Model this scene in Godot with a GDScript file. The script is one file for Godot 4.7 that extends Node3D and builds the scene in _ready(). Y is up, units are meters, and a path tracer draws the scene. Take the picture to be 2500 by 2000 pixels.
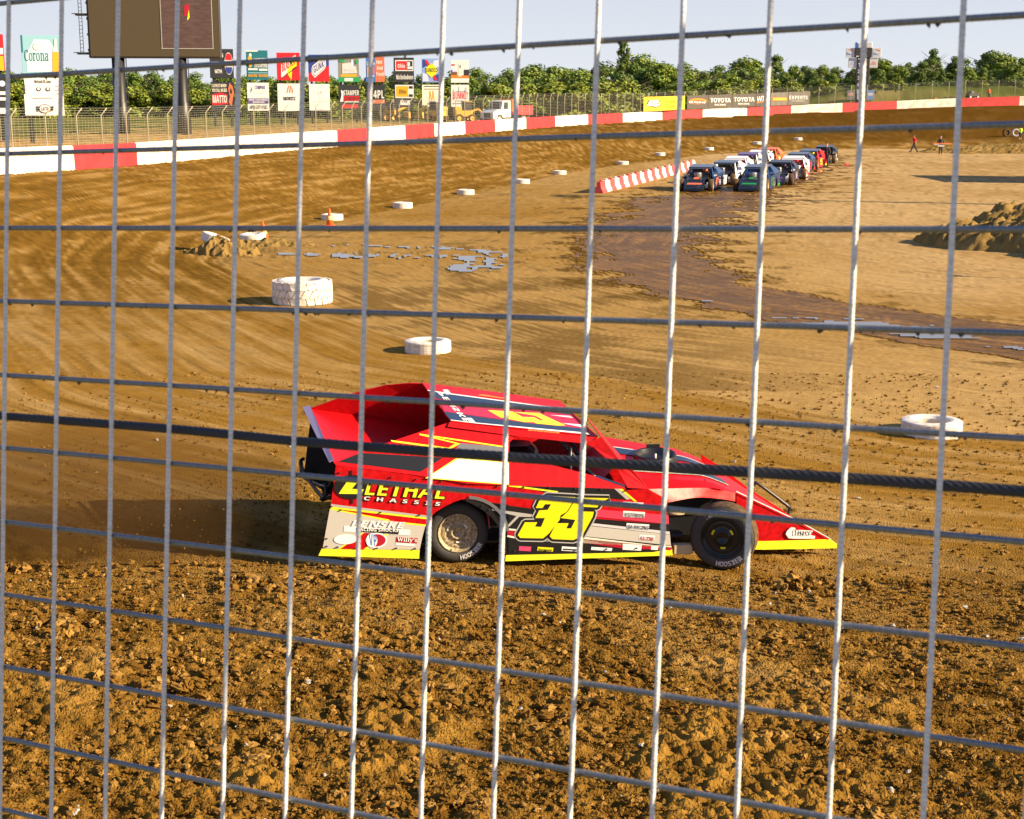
extends Node3D
# A dirt oval seen through its welded wire catch fence: a red race car slides through the near turn,
# a pack waits in the infield, billboards, a barrier wall and trees stand behind.
# x is right, y is up, -z is away from the camera; metres.

const SUN_ELEVATION := 24.0
const SUN_TURN := 17.0

func _ready() -> void:
	# ---- camera
	var cam := Camera3D.new()
	cam.name = "camera"
	cam.position = Vector3(0, 5, 0)
	cam.rotation_degrees = Vector3(-11.73, 0, 0)
	cam.fov = 30.76
	cam.near = 0.05
	cam.far = 2000.0
	add_child(cam)
	cam.current = true
	var lens := CameraAttributesPhysical.new()
	lens.frustum_focal_length = 43.63
	lens.frustum_focus_distance = 17.0
	lens.exposure_aperture = 10.0
	lens.frustum_near = 0.05
	lens.frustum_far = 2000.0
	cam.attributes = lens
	# ---- sky, air and exposure
	var env := Environment.new()
	env.background_mode = Environment.BG_SKY
	var sm := ProceduralSkyMaterial.new()
	sm.sky_top_color = Color(0.42, 0.55, 0.78)
	sm.sky_horizon_color = Color(0.905, 0.92, 0.94)
	sm.sky_curve = 0.20
	sm.ground_bottom_color = Color(0.36, 0.28, 0.18)
	sm.ground_horizon_color = Color(0.62, 0.58, 0.50)
	sm.sun_angle_max = 12.0
	var sky := Sky.new()
	sky.sky_material = sm
	env.sky = sky
	env.tonemap_mode = Environment.TONE_MAPPER_LINEAR
	env.tonemap_exposure = 2.6
	env.background_energy_multiplier = 0.40
	env.sdfgi_enabled = true
	env.ssao_enabled = true
	env.ssil_enabled = true
	env.volumetric_fog_enabled = true
	env.volumetric_fog_density = 0.0
	var we := WorldEnvironment.new()
	we.name = "world_environment"
	we.environment = env
	add_child(we)
	# ---- sun: low on the right, a little behind the camera
	var sun := DirectionalLight3D.new()
	sun.name = "sun"
	sun.light_energy = 1.6
	sun.light_color = Color(1.0, 0.905, 0.74)
	sun.light_angular_distance = 0.5
	sun.shadow_enabled = true
	add_child(sun)
	var e := deg_to_rad(SUN_ELEVATION)
	var a := deg_to_rad(SUN_TURN)
	sun.look_at_from_position(Vector3.ZERO, -Vector3(cos(a) * cos(e), sin(e), sin(a) * cos(e)))
	# ---- large structure
	make_materials()
	build_ground()
	build_wall()
	build_track_fence()
	build_mounds()
	# ---- objects
	build_trees()
	build_billboards()
	build_video_board()
	build_tower()
	build_banners()
	build_machines()
	build_hero()
	build_pack()
	build_tyres()
	build_barriers()
	build_people()
	build_sidelines()
	# ---- near fence and loose dirt
	build_near_fence()
	build_clods()
	build_dust()

func make_materials() -> void:
	var grain := noise_tex(0.09, 5, 1024, 0.0, Color(0.66, 0.66, 0.66), Color(1, 1, 1), 5)
	var fine := noise_tex(0.06, 9, 1024, 9.0)
	mat("dirt", Color(1, 1, 1), 1.0, 0.0, {"metallic_specular": 0.03, "vertex_color_use_as_albedo": true, "albedo_texture": grain, "uv1_triplanar": true, "uv1_world_triplanar": true, "uv1_scale": Vector3(0.45, 0.45, 0.45), "normal_enabled": true, "normal_texture": fine, "normal_scale": 1.0})
	mat("wet", Color(0.9, 0.82, 0.55), 0.42, 0.0, {"metallic_specular": 0.15, "vertex_color_use_as_albedo": true, "normal_enabled": true, "normal_texture": noise_tex(0.02, 19, 512, 3.0), "normal_scale": 0.35, "uv1_triplanar": true, "uv1_world_triplanar": true, "uv1_scale": Vector3(0.2, 0.2, 0.2)})
	mat("water", Color(0.10, 0.07, 0.045), 0.03, 0.0, {"metallic_specular": 1.0})
	mat("clod", Color(1, 1, 1), 1.0, 0.0, {"metallic_specular": 0.03, "vertex_color_use_as_albedo": true, "albedo_texture": grain, "uv1_triplanar": true, "uv1_scale": Vector3(3, 3, 3)})
	mat("red", Color(0.62, 0.006, 0.010), 0.38, 0.0, {"metallic_specular": 0.35, "normal_enabled": true, "normal_texture": noise_tex(0.008, 71, 512, 6.0, Color.BLACK, Color.WHITE, 3), "normal_scale": 0.22, "uv1_triplanar": true, "uv1_scale": Vector3(0.7, 0.7, 0.7), "albedo_texture": noise_tex(0.03, 73, 512, 0.0, Color(0.80, 0.78, 0.74), Color(1, 1, 1), 5)})
	mat("crimson", Color(0.42, 0.012, 0.03), 0.3)
	mat("magenta", Color(0.45, 0.012, 0.05), 0.4)
	mat("pink", Color(0.62, 0.05, 0.10), 0.25)
	mat("rose", Color(0.60, 0.06, 0.16), 0.3)
	mat("lime", Color(0.78, 0.80, 0.03), 0.35)
	mat("yellow", Color(0.82, 0.72, 0.01), 0.35)
	mat("orange", Color(0.80, 0.20, 0.02), 0.4)
	mat("black", Color(0.012, 0.012, 0.014), 0.35)
	mat("open_rear_black", Color(0.010, 0.010, 0.010), 0.95, 0.0, {"metallic_specular": 0.1})  # flat black that paints the shade of the open car rear
	mat("steel", Color(0.64, 0.61, 0.55), 0.36, 0.25)
	mat("grey", Color(0.20, 0.20, 0.21), 0.3, 0.3)
	mat("lightgrey", Color(0.42, 0.41, 0.39), 0.35)
	mat("silver", Color(0.60, 0.58, 0.58), 0.35)
	mat("cream", Color(0.82, 0.78, 0.62), 0.4)
	mat("white", Color(0.82, 0.81, 0.80), 0.45)
	mat("navy", Color(0.012, 0.03, 0.075), 0.3)
	mat("blue", Color(0.05, 0.16, 0.50), 0.35)
	mat("lilac", Color(0.20, 0.17, 0.30), 0.4)
	mat("teal", Color(0.01, 0.14, 0.18), 0.5)
	mat("green", Color(0.02, 0.30, 0.10), 0.5)
	mat("rubber", Color(0.040, 0.037, 0.034), 0.7, 0.0, {"normal_enabled": true, "normal_texture": noise_tex(0.05, 29, 256, 4.0), "uv1_triplanar": true, "uv1_scale": Vector3(4, 4, 4)})
	var mud := noise_tex(0.02, 31, 256, 0.0, Color(0.25, 0.2, 0.14), Color(0.62, 0.5, 0.33), 4)
	mat("muddy_rubber", Color(0.30, 0.27, 0.22), 0.9, 0.0, {"albedo_texture": mud, "uv1_triplanar": true, "uv1_scale": Vector3(2, 2, 2)})
	mat("tan_rubber", Color(0.50, 0.42, 0.28), 0.9, 0.0, {"albedo_texture": mud, "uv1_triplanar": true, "uv1_scale": Vector3(2, 2, 2)})
	mat("muddy_rim", Color(0.74, 0.61, 0.37), 0.65, 0.1, {"albedo_texture": noise_tex(0.03, 33, 256, 0.0, Color(0.45, 0.42, 0.4), Color(1, 1, 1), 4), "uv1_triplanar": true, "uv1_scale": Vector3(3, 3, 3)})
	mat("rim_black", Color(0.015, 0.015, 0.015), 0.3, 0.3)
	mat("steel_tube", Color(0.02, 0.02, 0.022), 0.35, 0.4)
	var blot := noise_tex(0.012, 41, 512, 0.0, Color(0.80, 0.74, 0.66), Color(1, 1, 1), 5)
	mat("tyre_white", Color(0.84, 0.83, 0.82), 0.6, 0.0, {"albedo_texture": blot, "uv1_triplanar": true, "uv1_world_triplanar": true, "uv1_scale": Vector3(0.8, 0.8, 0.8)})
	mat("wall_white", Color(0.86, 0.84, 0.80), 0.75, 0.0, {"albedo_texture": blot, "uv1_triplanar": true, "uv1_world_triplanar": true, "uv1_scale": Vector3(0.12, 0.12, 0.12)})
	mat("wall_red", Color(0.60, 0.035, 0.045), 0.7, 0.0, {"albedo_texture": blot, "uv1_triplanar": true, "uv1_world_triplanar": true, "uv1_scale": Vector3(0.12, 0.12, 0.12)})
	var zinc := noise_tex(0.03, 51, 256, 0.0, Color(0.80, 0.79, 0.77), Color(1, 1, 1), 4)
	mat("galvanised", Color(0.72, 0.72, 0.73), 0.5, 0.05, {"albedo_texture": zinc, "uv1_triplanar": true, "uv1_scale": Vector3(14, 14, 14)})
	mat("galvanised_shaded", Color(0.22, 0.235, 0.26), 0.36, 0.5, {"albedo_texture": zinc, "uv1_triplanar": true, "uv1_scale": Vector3(14, 14, 14)})  # darker zinc copy: the dim side of the cross wires is in its colour
	mat("cable", Color(0.035, 0.036, 0.042), 0.6, 0.3)
	mat("fence_post", Color(0.50, 0.44, 0.32), 0.6, 0.1)
	mat("fence_wire", Color(0.30, 0.29, 0.25), 0.6, 0.2)
	mat("board_post", Color(0.012, 0.012, 0.012), 0.7)
	mat("dark_panel", Color(0.03, 0.028, 0.030), 0.55)
	mat("skin", Color(0.50, 0.28, 0.19), 0.6)
	mat("cat_yellow", Color(0.62, 0.33, 0.03), 0.5)
	mat("glass", Color(0.03, 0.04, 0.045), 0.08)
	mat("bark", Color(0.09, 0.065, 0.045), 0.9)
	mat("leaf", Color(1, 1, 1), 0.6, 0.0, {"vertex_color_use_as_albedo": true, "backlight_enabled": true, "backlight": Color(0.10, 0.13, 0.03)})
	mat("plywood", Color(0.35, 0.26, 0.15), 0.8)
	mat("grass", Color(1, 1, 1), 0.9, 0.0, {"vertex_color_use_as_albedo": true})

var HOOD=[[1.849,1.073,-0.6,2.437,0.954,-0.6,2.703,0.911,-0.58,2.987,0.807,-0.5],[1.907,1.015,-0.325,2.484,0.915,-0.325,2.749,0.876,-0.31,3.032,0.769,-0.25],[1.964,0.956,-0.05,2.531,0.877,-0.05,2.796,0.84,-0.04,3.077,0.732,0],[2.022,0.897,0.225,2.578,0.838,0.225,2.843,0.805,0.23,3.123,0.694,0.25],[2.079,0.838,0.5,2.625,0.8,0.5,2.89,0.769,0.5,3.168,0.656,0.5]]
var HOOD_EDGE=[[2.079,0.838,0.5,2.625,0.8,0.5,2.89,0.769,0.5,3.168,0.656,0.5],[2.156,0.739,0.62,2.82,0.735,0.62,3.042,0.691,0.6,3.169,0.65,0.55]]
var FENDER=[[2.099,0.814,0.9,2.82,0.735,0.62,3.042,0.691,0.6,3.169,0.65,0.55],[2.336,0.657,0.86,2.686,0.666,0.72,2.992,0.617,0.64,3.164,0.567,0.58]]
var NUM3=[0.971,0.788,0.945,1.285,0.761,0.945,1.186,0.599,0.945,1.118,0.561,0.945,1.108,0.51,0.945,0.989,0.357,0.945,0.926,0.305,0.945,0.675,0.318,0.945,0.648,0.351,0.945,0.726,0.494,0.945,0.862,0.49,0.945,0.836,0.442,0.945,0.904,0.435,0.945,0.946,0.536,0.945,0.841,0.539,0.945,0.883,0.624,0.945,0.977,0.627,0.945,1.013,0.69,0.945,0.945,0.692,0.945,0.919,0.65,0.945,0.846,0.652,0.945,0.882,0.731,0.945]
var NUM5=[1.295,0.757,0.945,1.652,0.739,0.945,1.563,0.696,0.945,1.522,0.638,0.945,1.333,0.654,0.945,1.307,0.601,0.945,1.486,0.59,0.945,1.471,0.531,0.945,1.357,0.318,0.945,1.262,0.276,0.945,1.031,0.294,0.945,0.999,0.329,0.945,1.072,0.473,0.945,1.208,0.469,0.945,1.182,0.41,0.945,1.235,0.409,0.945,1.281,0.505,0.945,1.119,0.531,0.945,1.197,0.599,0.945]
var HERO=[
["side_panel","red",0,0.012,[-1.306,1.182,0.945,-1.368,0.758,0.945,-1.477,0.263,0.945,-0.424,0.213,0.945,-0.397,0.362,0.945,-0.354,0.489,0.945,-0.307,0.573,0.945,-0.244,0.636,0.945,-0.151,0.691,0.945,-0.048,0.742,0.945,0.045,0.771,0.945,0.159,0.72,0.945,0.262,0.653,0.945,0.365,0.564,0.945,0.438,0.465,0.945,0.479,0.346,0.945,0.515,0.139,0.945,2.371,0.134,0.945,2.325,0.324,0.945,2.3,0.63,0.945,2.317,0.69,0.945,2.09,0.826,0.945,1.826,0.82,0.945,1.563,0.841,0.945,0.994,0.875,0.945,0.11,0.941,0.945,-0.521,1.062,0.945]],
["rear_skirt","lime",0,0.012,[-1.479,0.263,0.945,-1.517,0.184,0.945,-0.431,0.114,0.945,-0.424,0.213,0.945]],
["door_skirt","lime",0,0.012,[0.518,0.123,0.945,0.512,0.054,0.945,2.376,0.062,0.945,2.369,0.134,0.945]],
["sail_panel","red",0,0.012,[-1.327,1.207,0.932,-1.037,1.299,0.858,-0.763,1.377,0.793,-0.283,1.503,0.686,-0.079,1.555,0.641,0.598,1.432,0.657,0.67,1.405,0.667,0.584,1.335,0.713,0.564,1.149,0.819,0.961,1.113,0.809,1.275,1.028,0.833,1.518,0.962,0.852,1.858,0.834,0.897,1.832,0.811,0.912,1.567,0.834,0.919,0.995,0.874,0.941,0.108,0.947,0.968,-0.521,1.064,0.951,-1.306,1.182,0.944]],
["roof","red",0,0.02,[-0.048,1.565,0.65,-0.308,1.753,-0.65,0.353,1.653,-0.666,1.321,1.503,-0.65,1.592,1.329,0.509]],
["roof_rail","red",0,0.01,[-0.066,1.568,0.66,0.707,1.458,0.66,1.549,1.355,0.66,1.417,1.296,0.69,0.699,1.391,0.69,-0.091,1.52,0.69]],
["roof_visor","red",0,0.02,[1.321,1.503,-0.65,1.569,1.362,0.65,1.525,1.328,0.64,1.282,1.474,-0.65]],
["far_sail","red",0,0.012,[-1.623,1.427,-0.92,-1.229,1.582,-0.82,-0.939,1.674,-0.77,-0.728,1.728,-0.72,-0.46,1.757,-0.67,-0.308,1.753,-0.65,0.3,1.62,-0.66,0.3,1.1,-0.9,-0.6,1.22,-0.93]],
["rear_deck","red",0,0.012,[-1.327,1.206,0.93,-1.624,1.417,-0.92,-0.6,1.22,-0.93,0.3,1.1,-0.9,0.5,0.95,0.9]],
["spoiler_lip","lilac",0,0.012,[-1.327,1.236,0.93,-1.623,1.457,-0.92,-1.713,1.442,-0.92,-1.377,1.216,0.93]],
["rear_dark_sheet","open_rear_black",0,0.012,[-1.327,1.186,0.91,-1.603,1.397,-0.92,-1.719,0.579,-0.9,-1.307,0.806,0.9]],  # black sheet standing in for the shade inside the open rear
["windshield_pillar","red",0,0.012,[1.415,1.291,0.67,1.525,1.242,0.67,1.644,1.123,0.71,1.78,1.006,0.78,1.863,0.839,0.915,2.103,0.809,0.88,1.955,0.983,0.8,1.811,1.091,0.73,1.604,1.359,0.66]],
["cowl","red",0,0.01,[1.849,1.073,-0.6,2.079,0.838,0.5,2.103,0.809,0.88,1.811,1.091,0.73,1.604,1.359,0.66,1.62,1.33,-0.62]],
["nose_side","red",0,0.012,[3.191,0.655,0.5,3.902,0.301,0.5,4.318,0.054,0.5,3.546,0.054,0.5,3.224,0.078,0.5]],
["nose_skirt","lime",0,0.012,[3.545,0.055,0.505,4.317,0.055,0.505,4.402,-0.011,0.49,4.404,-0.06,0.49,3.548,-0.043,0.505,3.226,-0.032,0.505,3.223,0.07,0.505]],
["nose_side","red",0,0.012,[3.011,0.852,-0.5,3.271,0.684,-0.5,3.607,0.415,-0.5,4.091,0.094,-0.5,4.241,-0.026,-0.5,3.111,0.252,-0.5]],
["nose_top","red",0,0.012,[3.198,0.611,0.48,3.909,0.266,0.48,4.316,0.038,0.48,4.211,-0.026,-0.5,3.607,0.315,-0.5,3.041,0.762,-0.5]],
["decal","steel",1,0.002,[-1.382,0.706,0.945,-0.748,0.555,0.945,-0.359,0.484,0.945,-0.392,0.362,0.945,-0.424,0.218,0.945,-1.469,0.265,0.945]],
["decal","lime",1,0.002,[-1.371,0.73,0.945,-0.317,0.574,0.945,-0.321,0.555,0.945,-1.373,0.709,0.945]],
["decal","lightgrey",1,0.002,[-1.367,0.758,0.945,-0.312,0.595,0.945,-0.317,0.576,0.945,-1.37,0.732,0.945]],
["decal","lime",2,0.002,[-1.372,0.711,0.945,-0.748,0.567,0.945,-0.746,0.548,0.945,-1.373,0.696,0.945]],
["decal","lime",2,0.002,[-0.564,0.528,0.945,-0.351,0.498,0.945,-0.355,0.481,0.945,-0.573,0.511,0.945]],
["decal","red",2,0.002,[-1.017,0.429,0.945,-0.771,0.427,0.945,-1.036,0.241,0.945,-1.286,0.256,0.945]],
["decal","lime",3,0.002,[-0.771,0.427,0.945,-0.725,0.426,0.945,-0.99,0.237,0.945,-1.036,0.239,0.945]],
["decal","lime",3,0.002,[-1.037,0.435,0.945,-1.01,0.433,0.945,-1.28,0.256,0.945,-1.302,0.258,0.945]],
["decal","black",1,0.002,[0.715,0.901,0.945,1.719,0.844,0.945,1.858,0.714,0.945,0.986,0.809,0.945]],
["decal","lime",2,0.002,[0.549,0.922,0.945,1.09,0.832,0.945,1.08,0.816,0.945,0.549,0.901,0.945]],
["decal","lightgrey",2,0.002,[1.709,0.844,0.945,1.761,0.841,0.945,1.89,0.724,0.945,1.848,0.715,0.945]],
["decal","lime",2,0.002,[1.761,0.841,0.945,1.798,0.839,0.945,1.964,0.692,0.945,1.933,0.693,0.945]],
["decal","black",1,0.002,[0.301,0.726,0.945,0.82,0.642,0.945,1.533,0.594,0.945,1.513,0.508,0.945,2.331,0.419,0.945,2.36,0.139,0.945,2.156,0.108,0.945,0.528,0.128,0.945,0.518,0.301,0.945,0.456,0.476,0.945,0.383,0.606,0.945]],
["decal","black",1,0.002,[0.047,0.765,0.945,0.158,0.712,0.945,0.262,0.645,0.945,0.365,0.557,0.945,0.435,0.458,0.945,0.477,0.338,0.945,0.51,0.145,0.945,0.547,0.143,0.945,0.547,0.696,0.945,0.097,0.767,0.945]],
["decal","pink",2,0.002,[1.501,0.617,0.945,2.32,0.526,0.945,2.326,0.423,0.945,1.492,0.533,0.945]],
["decal","lightgrey",2,0.002,[0.362,0.655,0.945,0.82,0.577,0.945,0.81,0.549,0.945,0.664,0.557,0.945,0.554,0.446,0.945,0.534,0.46,0.945,0.635,0.567,0.945,0.373,0.637,0.945]],
["decal","silver",2,0.002,[1.456,0.462,0.945,2.335,0.337,0.945,2.339,0.305,0.945,1.445,0.435,0.945]],
["decal","steel",2,0.002,[1.43,0.43,0.945,2.34,0.301,0.945,2.353,0.178,0.945,1.389,0.313,0.945]],
["decal","cream",3,0.002,[0.534,0.43,0.945,0.654,0.414,0.945,0.648,0.396,0.945,0.534,0.411,0.945]],
["decal","crimson",3,0.002,[0.534,0.406,0.945,0.645,0.39,0.945,0.635,0.332,0.945,0.534,0.357,0.945]],
["decal","cream",3,0.002,[0.947,0.272,0.945,2.357,0.172,0.945,2.36,0.156,0.945,1.389,0.306,0.945]],
["decal","crimson",3,0.002,[1.31,0.293,0.945,2.36,0.154,0.945,2.361,0.125,0.945,1.825,0.16,0.945,1.368,0.242,0.945]],
["decal","cream",3,0.002,[0.534,0.353,0.945,0.635,0.33,0.945,0.648,0.306,0.945,0.534,0.333,0.945]],
["decal","white",4,0.002,[1.811,0.696,0.945,2.039,0.676,0.945,2.031,0.647,0.945,1.807,0.667,0.945]],
["decal","white",4,0.002,[1.813,0.591,0.945,2.056,0.569,0.945,2.049,0.501,0.945,1.809,0.523,0.945]],
["decal","white",4,0.002,[1.852,0.45,0.945,2.107,0.426,0.945,2.1,0.367,0.945,1.849,0.39,0.945]],
["decal","white",4,0.002,[1.997,0.311,0.945,2.173,0.295,0.945,2.166,0.243,0.945,1.994,0.259,0.945]],
["decal","rose",4,0.002,[0.664,0.225,0.945,0.798,0.213,0.945,0.79,0.161,0.945,0.66,0.173,0.945]],
["decal","yellow",4,0.002,[0.869,0.209,0.945,1.042,0.193,0.945,1.034,0.148,0.945,0.864,0.165,0.945]],
["decal","white",4,0.002,[1.137,0.206,0.945,1.311,0.19,0.945,1.303,0.142,0.945,1.133,0.158,0.945]],
["decal","black",5,0.002,[1.149,0.182,0.945,1.306,0.167,0.945,1.297,0.152,0.945,1.145,0.166,0.945]],
["decal","white",4,0.002,[1.464,0.19,0.945,1.697,0.168,0.945,1.689,0.135,0.945,1.46,0.156,0.945]],
["decal","white",4,0.002,[1.815,0.215,0.945,2.026,0.195,0.945,2.019,0.128,0.945,1.812,0.147,0.945]],
["decal","white",4,0.002,[2.133,0.18,0.945,2.213,0.172,0.945,2.205,0.13,0.945,2.129,0.137,0.945]],
["decal","white",4,0.002,[-1.234,0.511,0.945,-0.522,0.444,0.945,-0.531,0.384,0.945,-1.24,0.45,0.945]],
["decal","black",5,0.002,[-1.102,0.489,0.945,-0.642,0.446,0.945,-0.651,0.399,0.945,-1.107,0.442,0.945]],
["decal","crimson",4,0.002,[-0.674,0.371,0.945,-0.443,0.349,0.945,-0.452,0.29,0.945,-0.679,0.312,0.945]],
["decal","white",4,0.002,[-0.681,0.305,0.945,-0.475,0.285,0.945,-0.484,0.26,0.945,-0.685,0.279,0.945]],
["decal","black",1,0.002,[-1.279,1.215,0.924,-1.036,1.291,0.862,-0.152,1.209,0.841,-0.406,1.082,0.932]],
["decal","lime",1,0.002,[-0.355,1.017,0.964,0.004,1.207,0.83,0.509,1.143,0.827,0.563,1.137,0.826,0.55,0.916,0.951]],
["decal","cream",2,0.002,[-0.337,1.022,0.96,0.013,1.195,0.836,0.509,1.135,0.831,0.562,1.129,0.831,0.55,0.924,0.947]],
["decal","silver",3,0.002,[-0.173,1.034,0.941,0.06,1.145,0.861,0.551,1.089,0.854,0.542,0.933,0.943]],
["decal","lime",2,0.002,[-0.714,1.403,0.775,-0.7,1.386,0.783,-0.082,1.285,0.793,0.037,1.341,0.752,-0.401,1.456,0.721,-0.401,1.442,0.729,-0.012,1.343,0.755,-0.09,1.305,0.782]],
["decal","lime",2,0.002,[-0.383,1.452,0.722,0.554,1.291,0.74,0.553,1.279,0.747,-0.383,1.439,0.729]],
["decal","grey",1,0.002,[0.033,1.347,0.749,0.562,1.283,0.744,0.56,1.234,0.772,-0.01,1.284,0.787]],
["decal","navy",1,0.002,[1.508,0.958,0.854,1.528,0.973,0.844,1.85,0.855,0.886,1.858,0.834,0.897]],
["decal","navy",1,0.002,[-0.255,1.712,-0.36,0.017,1.667,-0.333,1.299,1.468,-0.311,1.431,1.429,-0.145,0.657,1.545,-0.124,-0.161,1.667,-0.097]],
["decal","navy",1,0.002,[-0.113,1.608,0.363,0.414,1.525,0.382,0.883,1.453,0.377,1.243,1.403,0.334,1.482,1.368,0.323,1.492,1.35,0.465,0.215,1.529,0.608,-0.057,1.569,0.629]],
["decal","magenta",1,0.002,[-0.129,1.66,-0.075,0.195,1.61,-0.071,0.674,1.537,-0.078,1.384,1.434,-0.126,1.461,1.372,0.314,0.883,1.453,0.377,0.415,1.526,0.365,-0.112,1.609,0.353]],
["decal","white",2,0.002,[-0.26,1.714,-0.373,0.019,1.669,-0.355,1.303,1.47,-0.337,1.352,1.458,-0.294,1.329,1.46,-0.284,1.298,1.467,-0.307,0.016,1.666,-0.322,-0.256,1.711,-0.349]],
["decal","white",2,0.002,[-0.056,1.57,0.619,0.215,1.529,0.608,1.493,1.35,0.458,1.544,1.333,0.548,1.463,1.349,0.514,0.213,1.527,0.635,-0.055,1.567,0.638]],
["decal","white",2,0.002,[1.127,1.461,-0.022,1.355,1.433,-0.08,1.392,1.421,-0.026]],
["decal","white",2,0.002,[1.225,1.418,0.225,1.448,1.388,0.187,1.461,1.375,0.282]],
["decal","white",2,0.002,[-0.079,1.696,-0.462,-0.017,1.69,-0.489,0.017,1.667,-0.333,-0.045,1.673,-0.299]],
["decal","white",2,0.002,[0.131,1.557,0.479,0.185,1.55,0.464,0.22,1.528,0.613,0.162,1.535,0.63]],
["decal","yellow",3,0.002,[0.192,1.614,-0.105,0.264,1.605,-0.117,0.468,1.57,-0.091,0.42,1.571,-0.036,0.255,1.594,-0.016]],
["decal","yellow",3,0.002,[0.396,1.559,0.104,0.684,1.522,0.038,0.878,1.459,0.33,0.777,1.47,0.37,0.517,1.517,0.308]],
["decal","yellow",3,0.002,[0.693,1.519,0.051,0.998,1.483,-0.038,1.157,1.435,0.169,1.259,1.405,0.295,1.167,1.414,0.338,0.917,1.45,0.364,0.765,1.492,0.192,0.921,1.474,0.146,0.985,1.453,0.244,1.016,1.452,0.212,0.94,1.478,0.081]],
["decal","orange",2,0.002,[0.353,1.631,-0.469,0.404,1.625,-0.484,0.657,1.582,-0.454,0.654,1.579,-0.416,0.333,1.629,-0.424]],
["decal","orange",2,0.002,[0.803,1.439,0.609,1.156,1.389,0.575,1.14,1.387,0.613,0.788,1.438,0.64]],
["nose_decal","white",1,0.002,[3.782,0.138,0.515,3.798,0.177,0.515,3.846,0.218,0.515,3.886,0.209,0.515,3.903,0.185,0.515,4.1,0.168,0.515,4.085,0.112,0.515,4.13,0.103,0.515,4.127,0.071,0.515,3.874,0.079,0.515,3.818,0.086,0.515]],
["nose_decal","white",1,0.002,[3.188,0.665,0.515,3.898,0.31,0.515,4.317,0.067,0.515,4.318,0.056,0.515,3.899,0.296,0.515,3.188,0.652,0.515]]]
var HERO_TEXT=[
["LETHAL","lime",[-1.008,0.854,0.945,-0.155,0.782,0.945,-0.965,0.995,0.945],1],
["C  H  A  S  S  I  S","white",[-1.019,0.796,0.945,-0.202,0.707,0.945,-1.008,0.836,0.945],1],
["PENSKE","white",[-1.158,0.505,0.945,-0.606,0.467,0.945,-1.121,0.571,0.945],0],
["RACING SHOCKS","white",[-1.098,0.452,0.945,-0.653,0.427,0.945,-1.097,0.488,0.945],0],
["Willy's","white",[-0.67,0.312,0.945,-0.454,0.292,0.945,-0.664,0.37,0.945],0],
["VP","blue",[-0.968,0.289,0.945,-0.886,0.276,0.945,-0.971,0.417,0.945],0],
["IVY SOLAR","navy",[1.819,0.667,0.945,1.976,0.652,0.945,1.818,0.692,0.945],0],
["HOFFMAN","grey",[1.83,0.526,0.945,2.047,0.503,0.945,1.829,0.573,0.945],0],
["QA RACING","navy",[1.863,0.386,0.945,2.103,0.363,0.945,1.863,0.431,0.945],0],
["ALL STAR","crimson",[2.009,0.26,0.945,2.158,0.241,0.945,2.011,0.298,0.945],0],
["barrett","black",[0.884,0.168,0.945,1.026,0.153,0.945,0.887,0.196,0.945],0],
["DRIVER","orange",[0.796,1.434,0.663,1.127,1.387,0.631,0.809,1.439,0.601],0],
["PENSKE","white",[-0.081,1.683,-0.345,0.163,1.537,0.613,-0.147,1.691,-0.327],0],
["Duco","black",[3.882,0.125,0.52,4.089,0.117,0.52,3.879,0.191,0.52],0]]
var CROSS=[-1.143,0.942,0.945]
var VPLOGO=[-0.89,0.34,0.945]
var OVAL=[-1.222,0.361,0.945]
var BOLTS=[-1.363,0.73,0.945,-1.263,0.691,0.945,-0.841,0.651,0.945,-0.424,0.609,0.945,-1.424,0.375,0.945,-1.426,0.288,0.945,-1.309,0.277,0.945,-1.097,0.263,0.945,-0.887,0.251,0.945,-0.678,0.244,0.945,-0.474,0.234,0.945,-1.269,1.104,0.945,-0.72,1.037,0.945,-0.452,1.007,0.945,-0.184,0.976,0.945,0.086,0.945,0.945,0.423,0.906,0.945,0.092,0.773,0.945,0.257,0.694,0.945,0.332,0.645,0.945,0.708,0.888,0.945,0.991,0.876,0.945,1.275,0.857,0.945,1.559,0.843,0.945,1.835,0.819,0.945,0.61,0.171,0.945,0.956,0.166,0.945,1.292,0.163,0.945,1.631,0.161,0.945,1.967,0.16,0.945,2.302,0.154,0.945,2.445,0.993,-0.3,2.835,0.786,0.45,2.564,0.702,0.7]
var CAGE=[[1.174,1.304,0.6,1.378,1.062,0.66,1.522,0.939,0.8],[1.268,1.241,0.62,1.253,0.968,0.74],[1.313,1.245,0.4,1.439,1.03,0.5],[-0.75,1.2,0.6,0.1,1.5,0.4]]
var REARBAR=[[-1.702,0.916,-0.5,-1.736,0.902,-0.4,-1.677,0.804,-0.2,-1.457,0.705,0.5,-1.43,0.872,0.5],[-1.731,0.882,-0.5,-1.703,0.695,-0.5,-1.409,0.825,0.5,-1.348,1.013,0.7],[-1.488,0.696,0.5,-1.434,0.695,0.5,-1.351,0.819,0.8]]
var NOSEBAR=[[3.7,0.441,-0.55,3.725,0.466,-0.55,4.112,0.172,-0.55,4.14,0.125,-0.55,4.114,0.046,-0.52]]
var AIR=[2.375,0.953,0,2.38,0.713,0]
var ROPE=[-2.404,4.27,-3.822,-1.111,4.328,-3.161,-0.68,4.347,-2.94,-0.401,4.354,-2.797,-0.015,4.372,-2.6,0.26,4.388,-2.46,0.549,4.405,-2.312,0.78,4.415,-2.195,1.241,4.436,-1.959]
var SHADE=[3.672,6.797,-1.621,3.113,5.776,-1.745]
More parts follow.
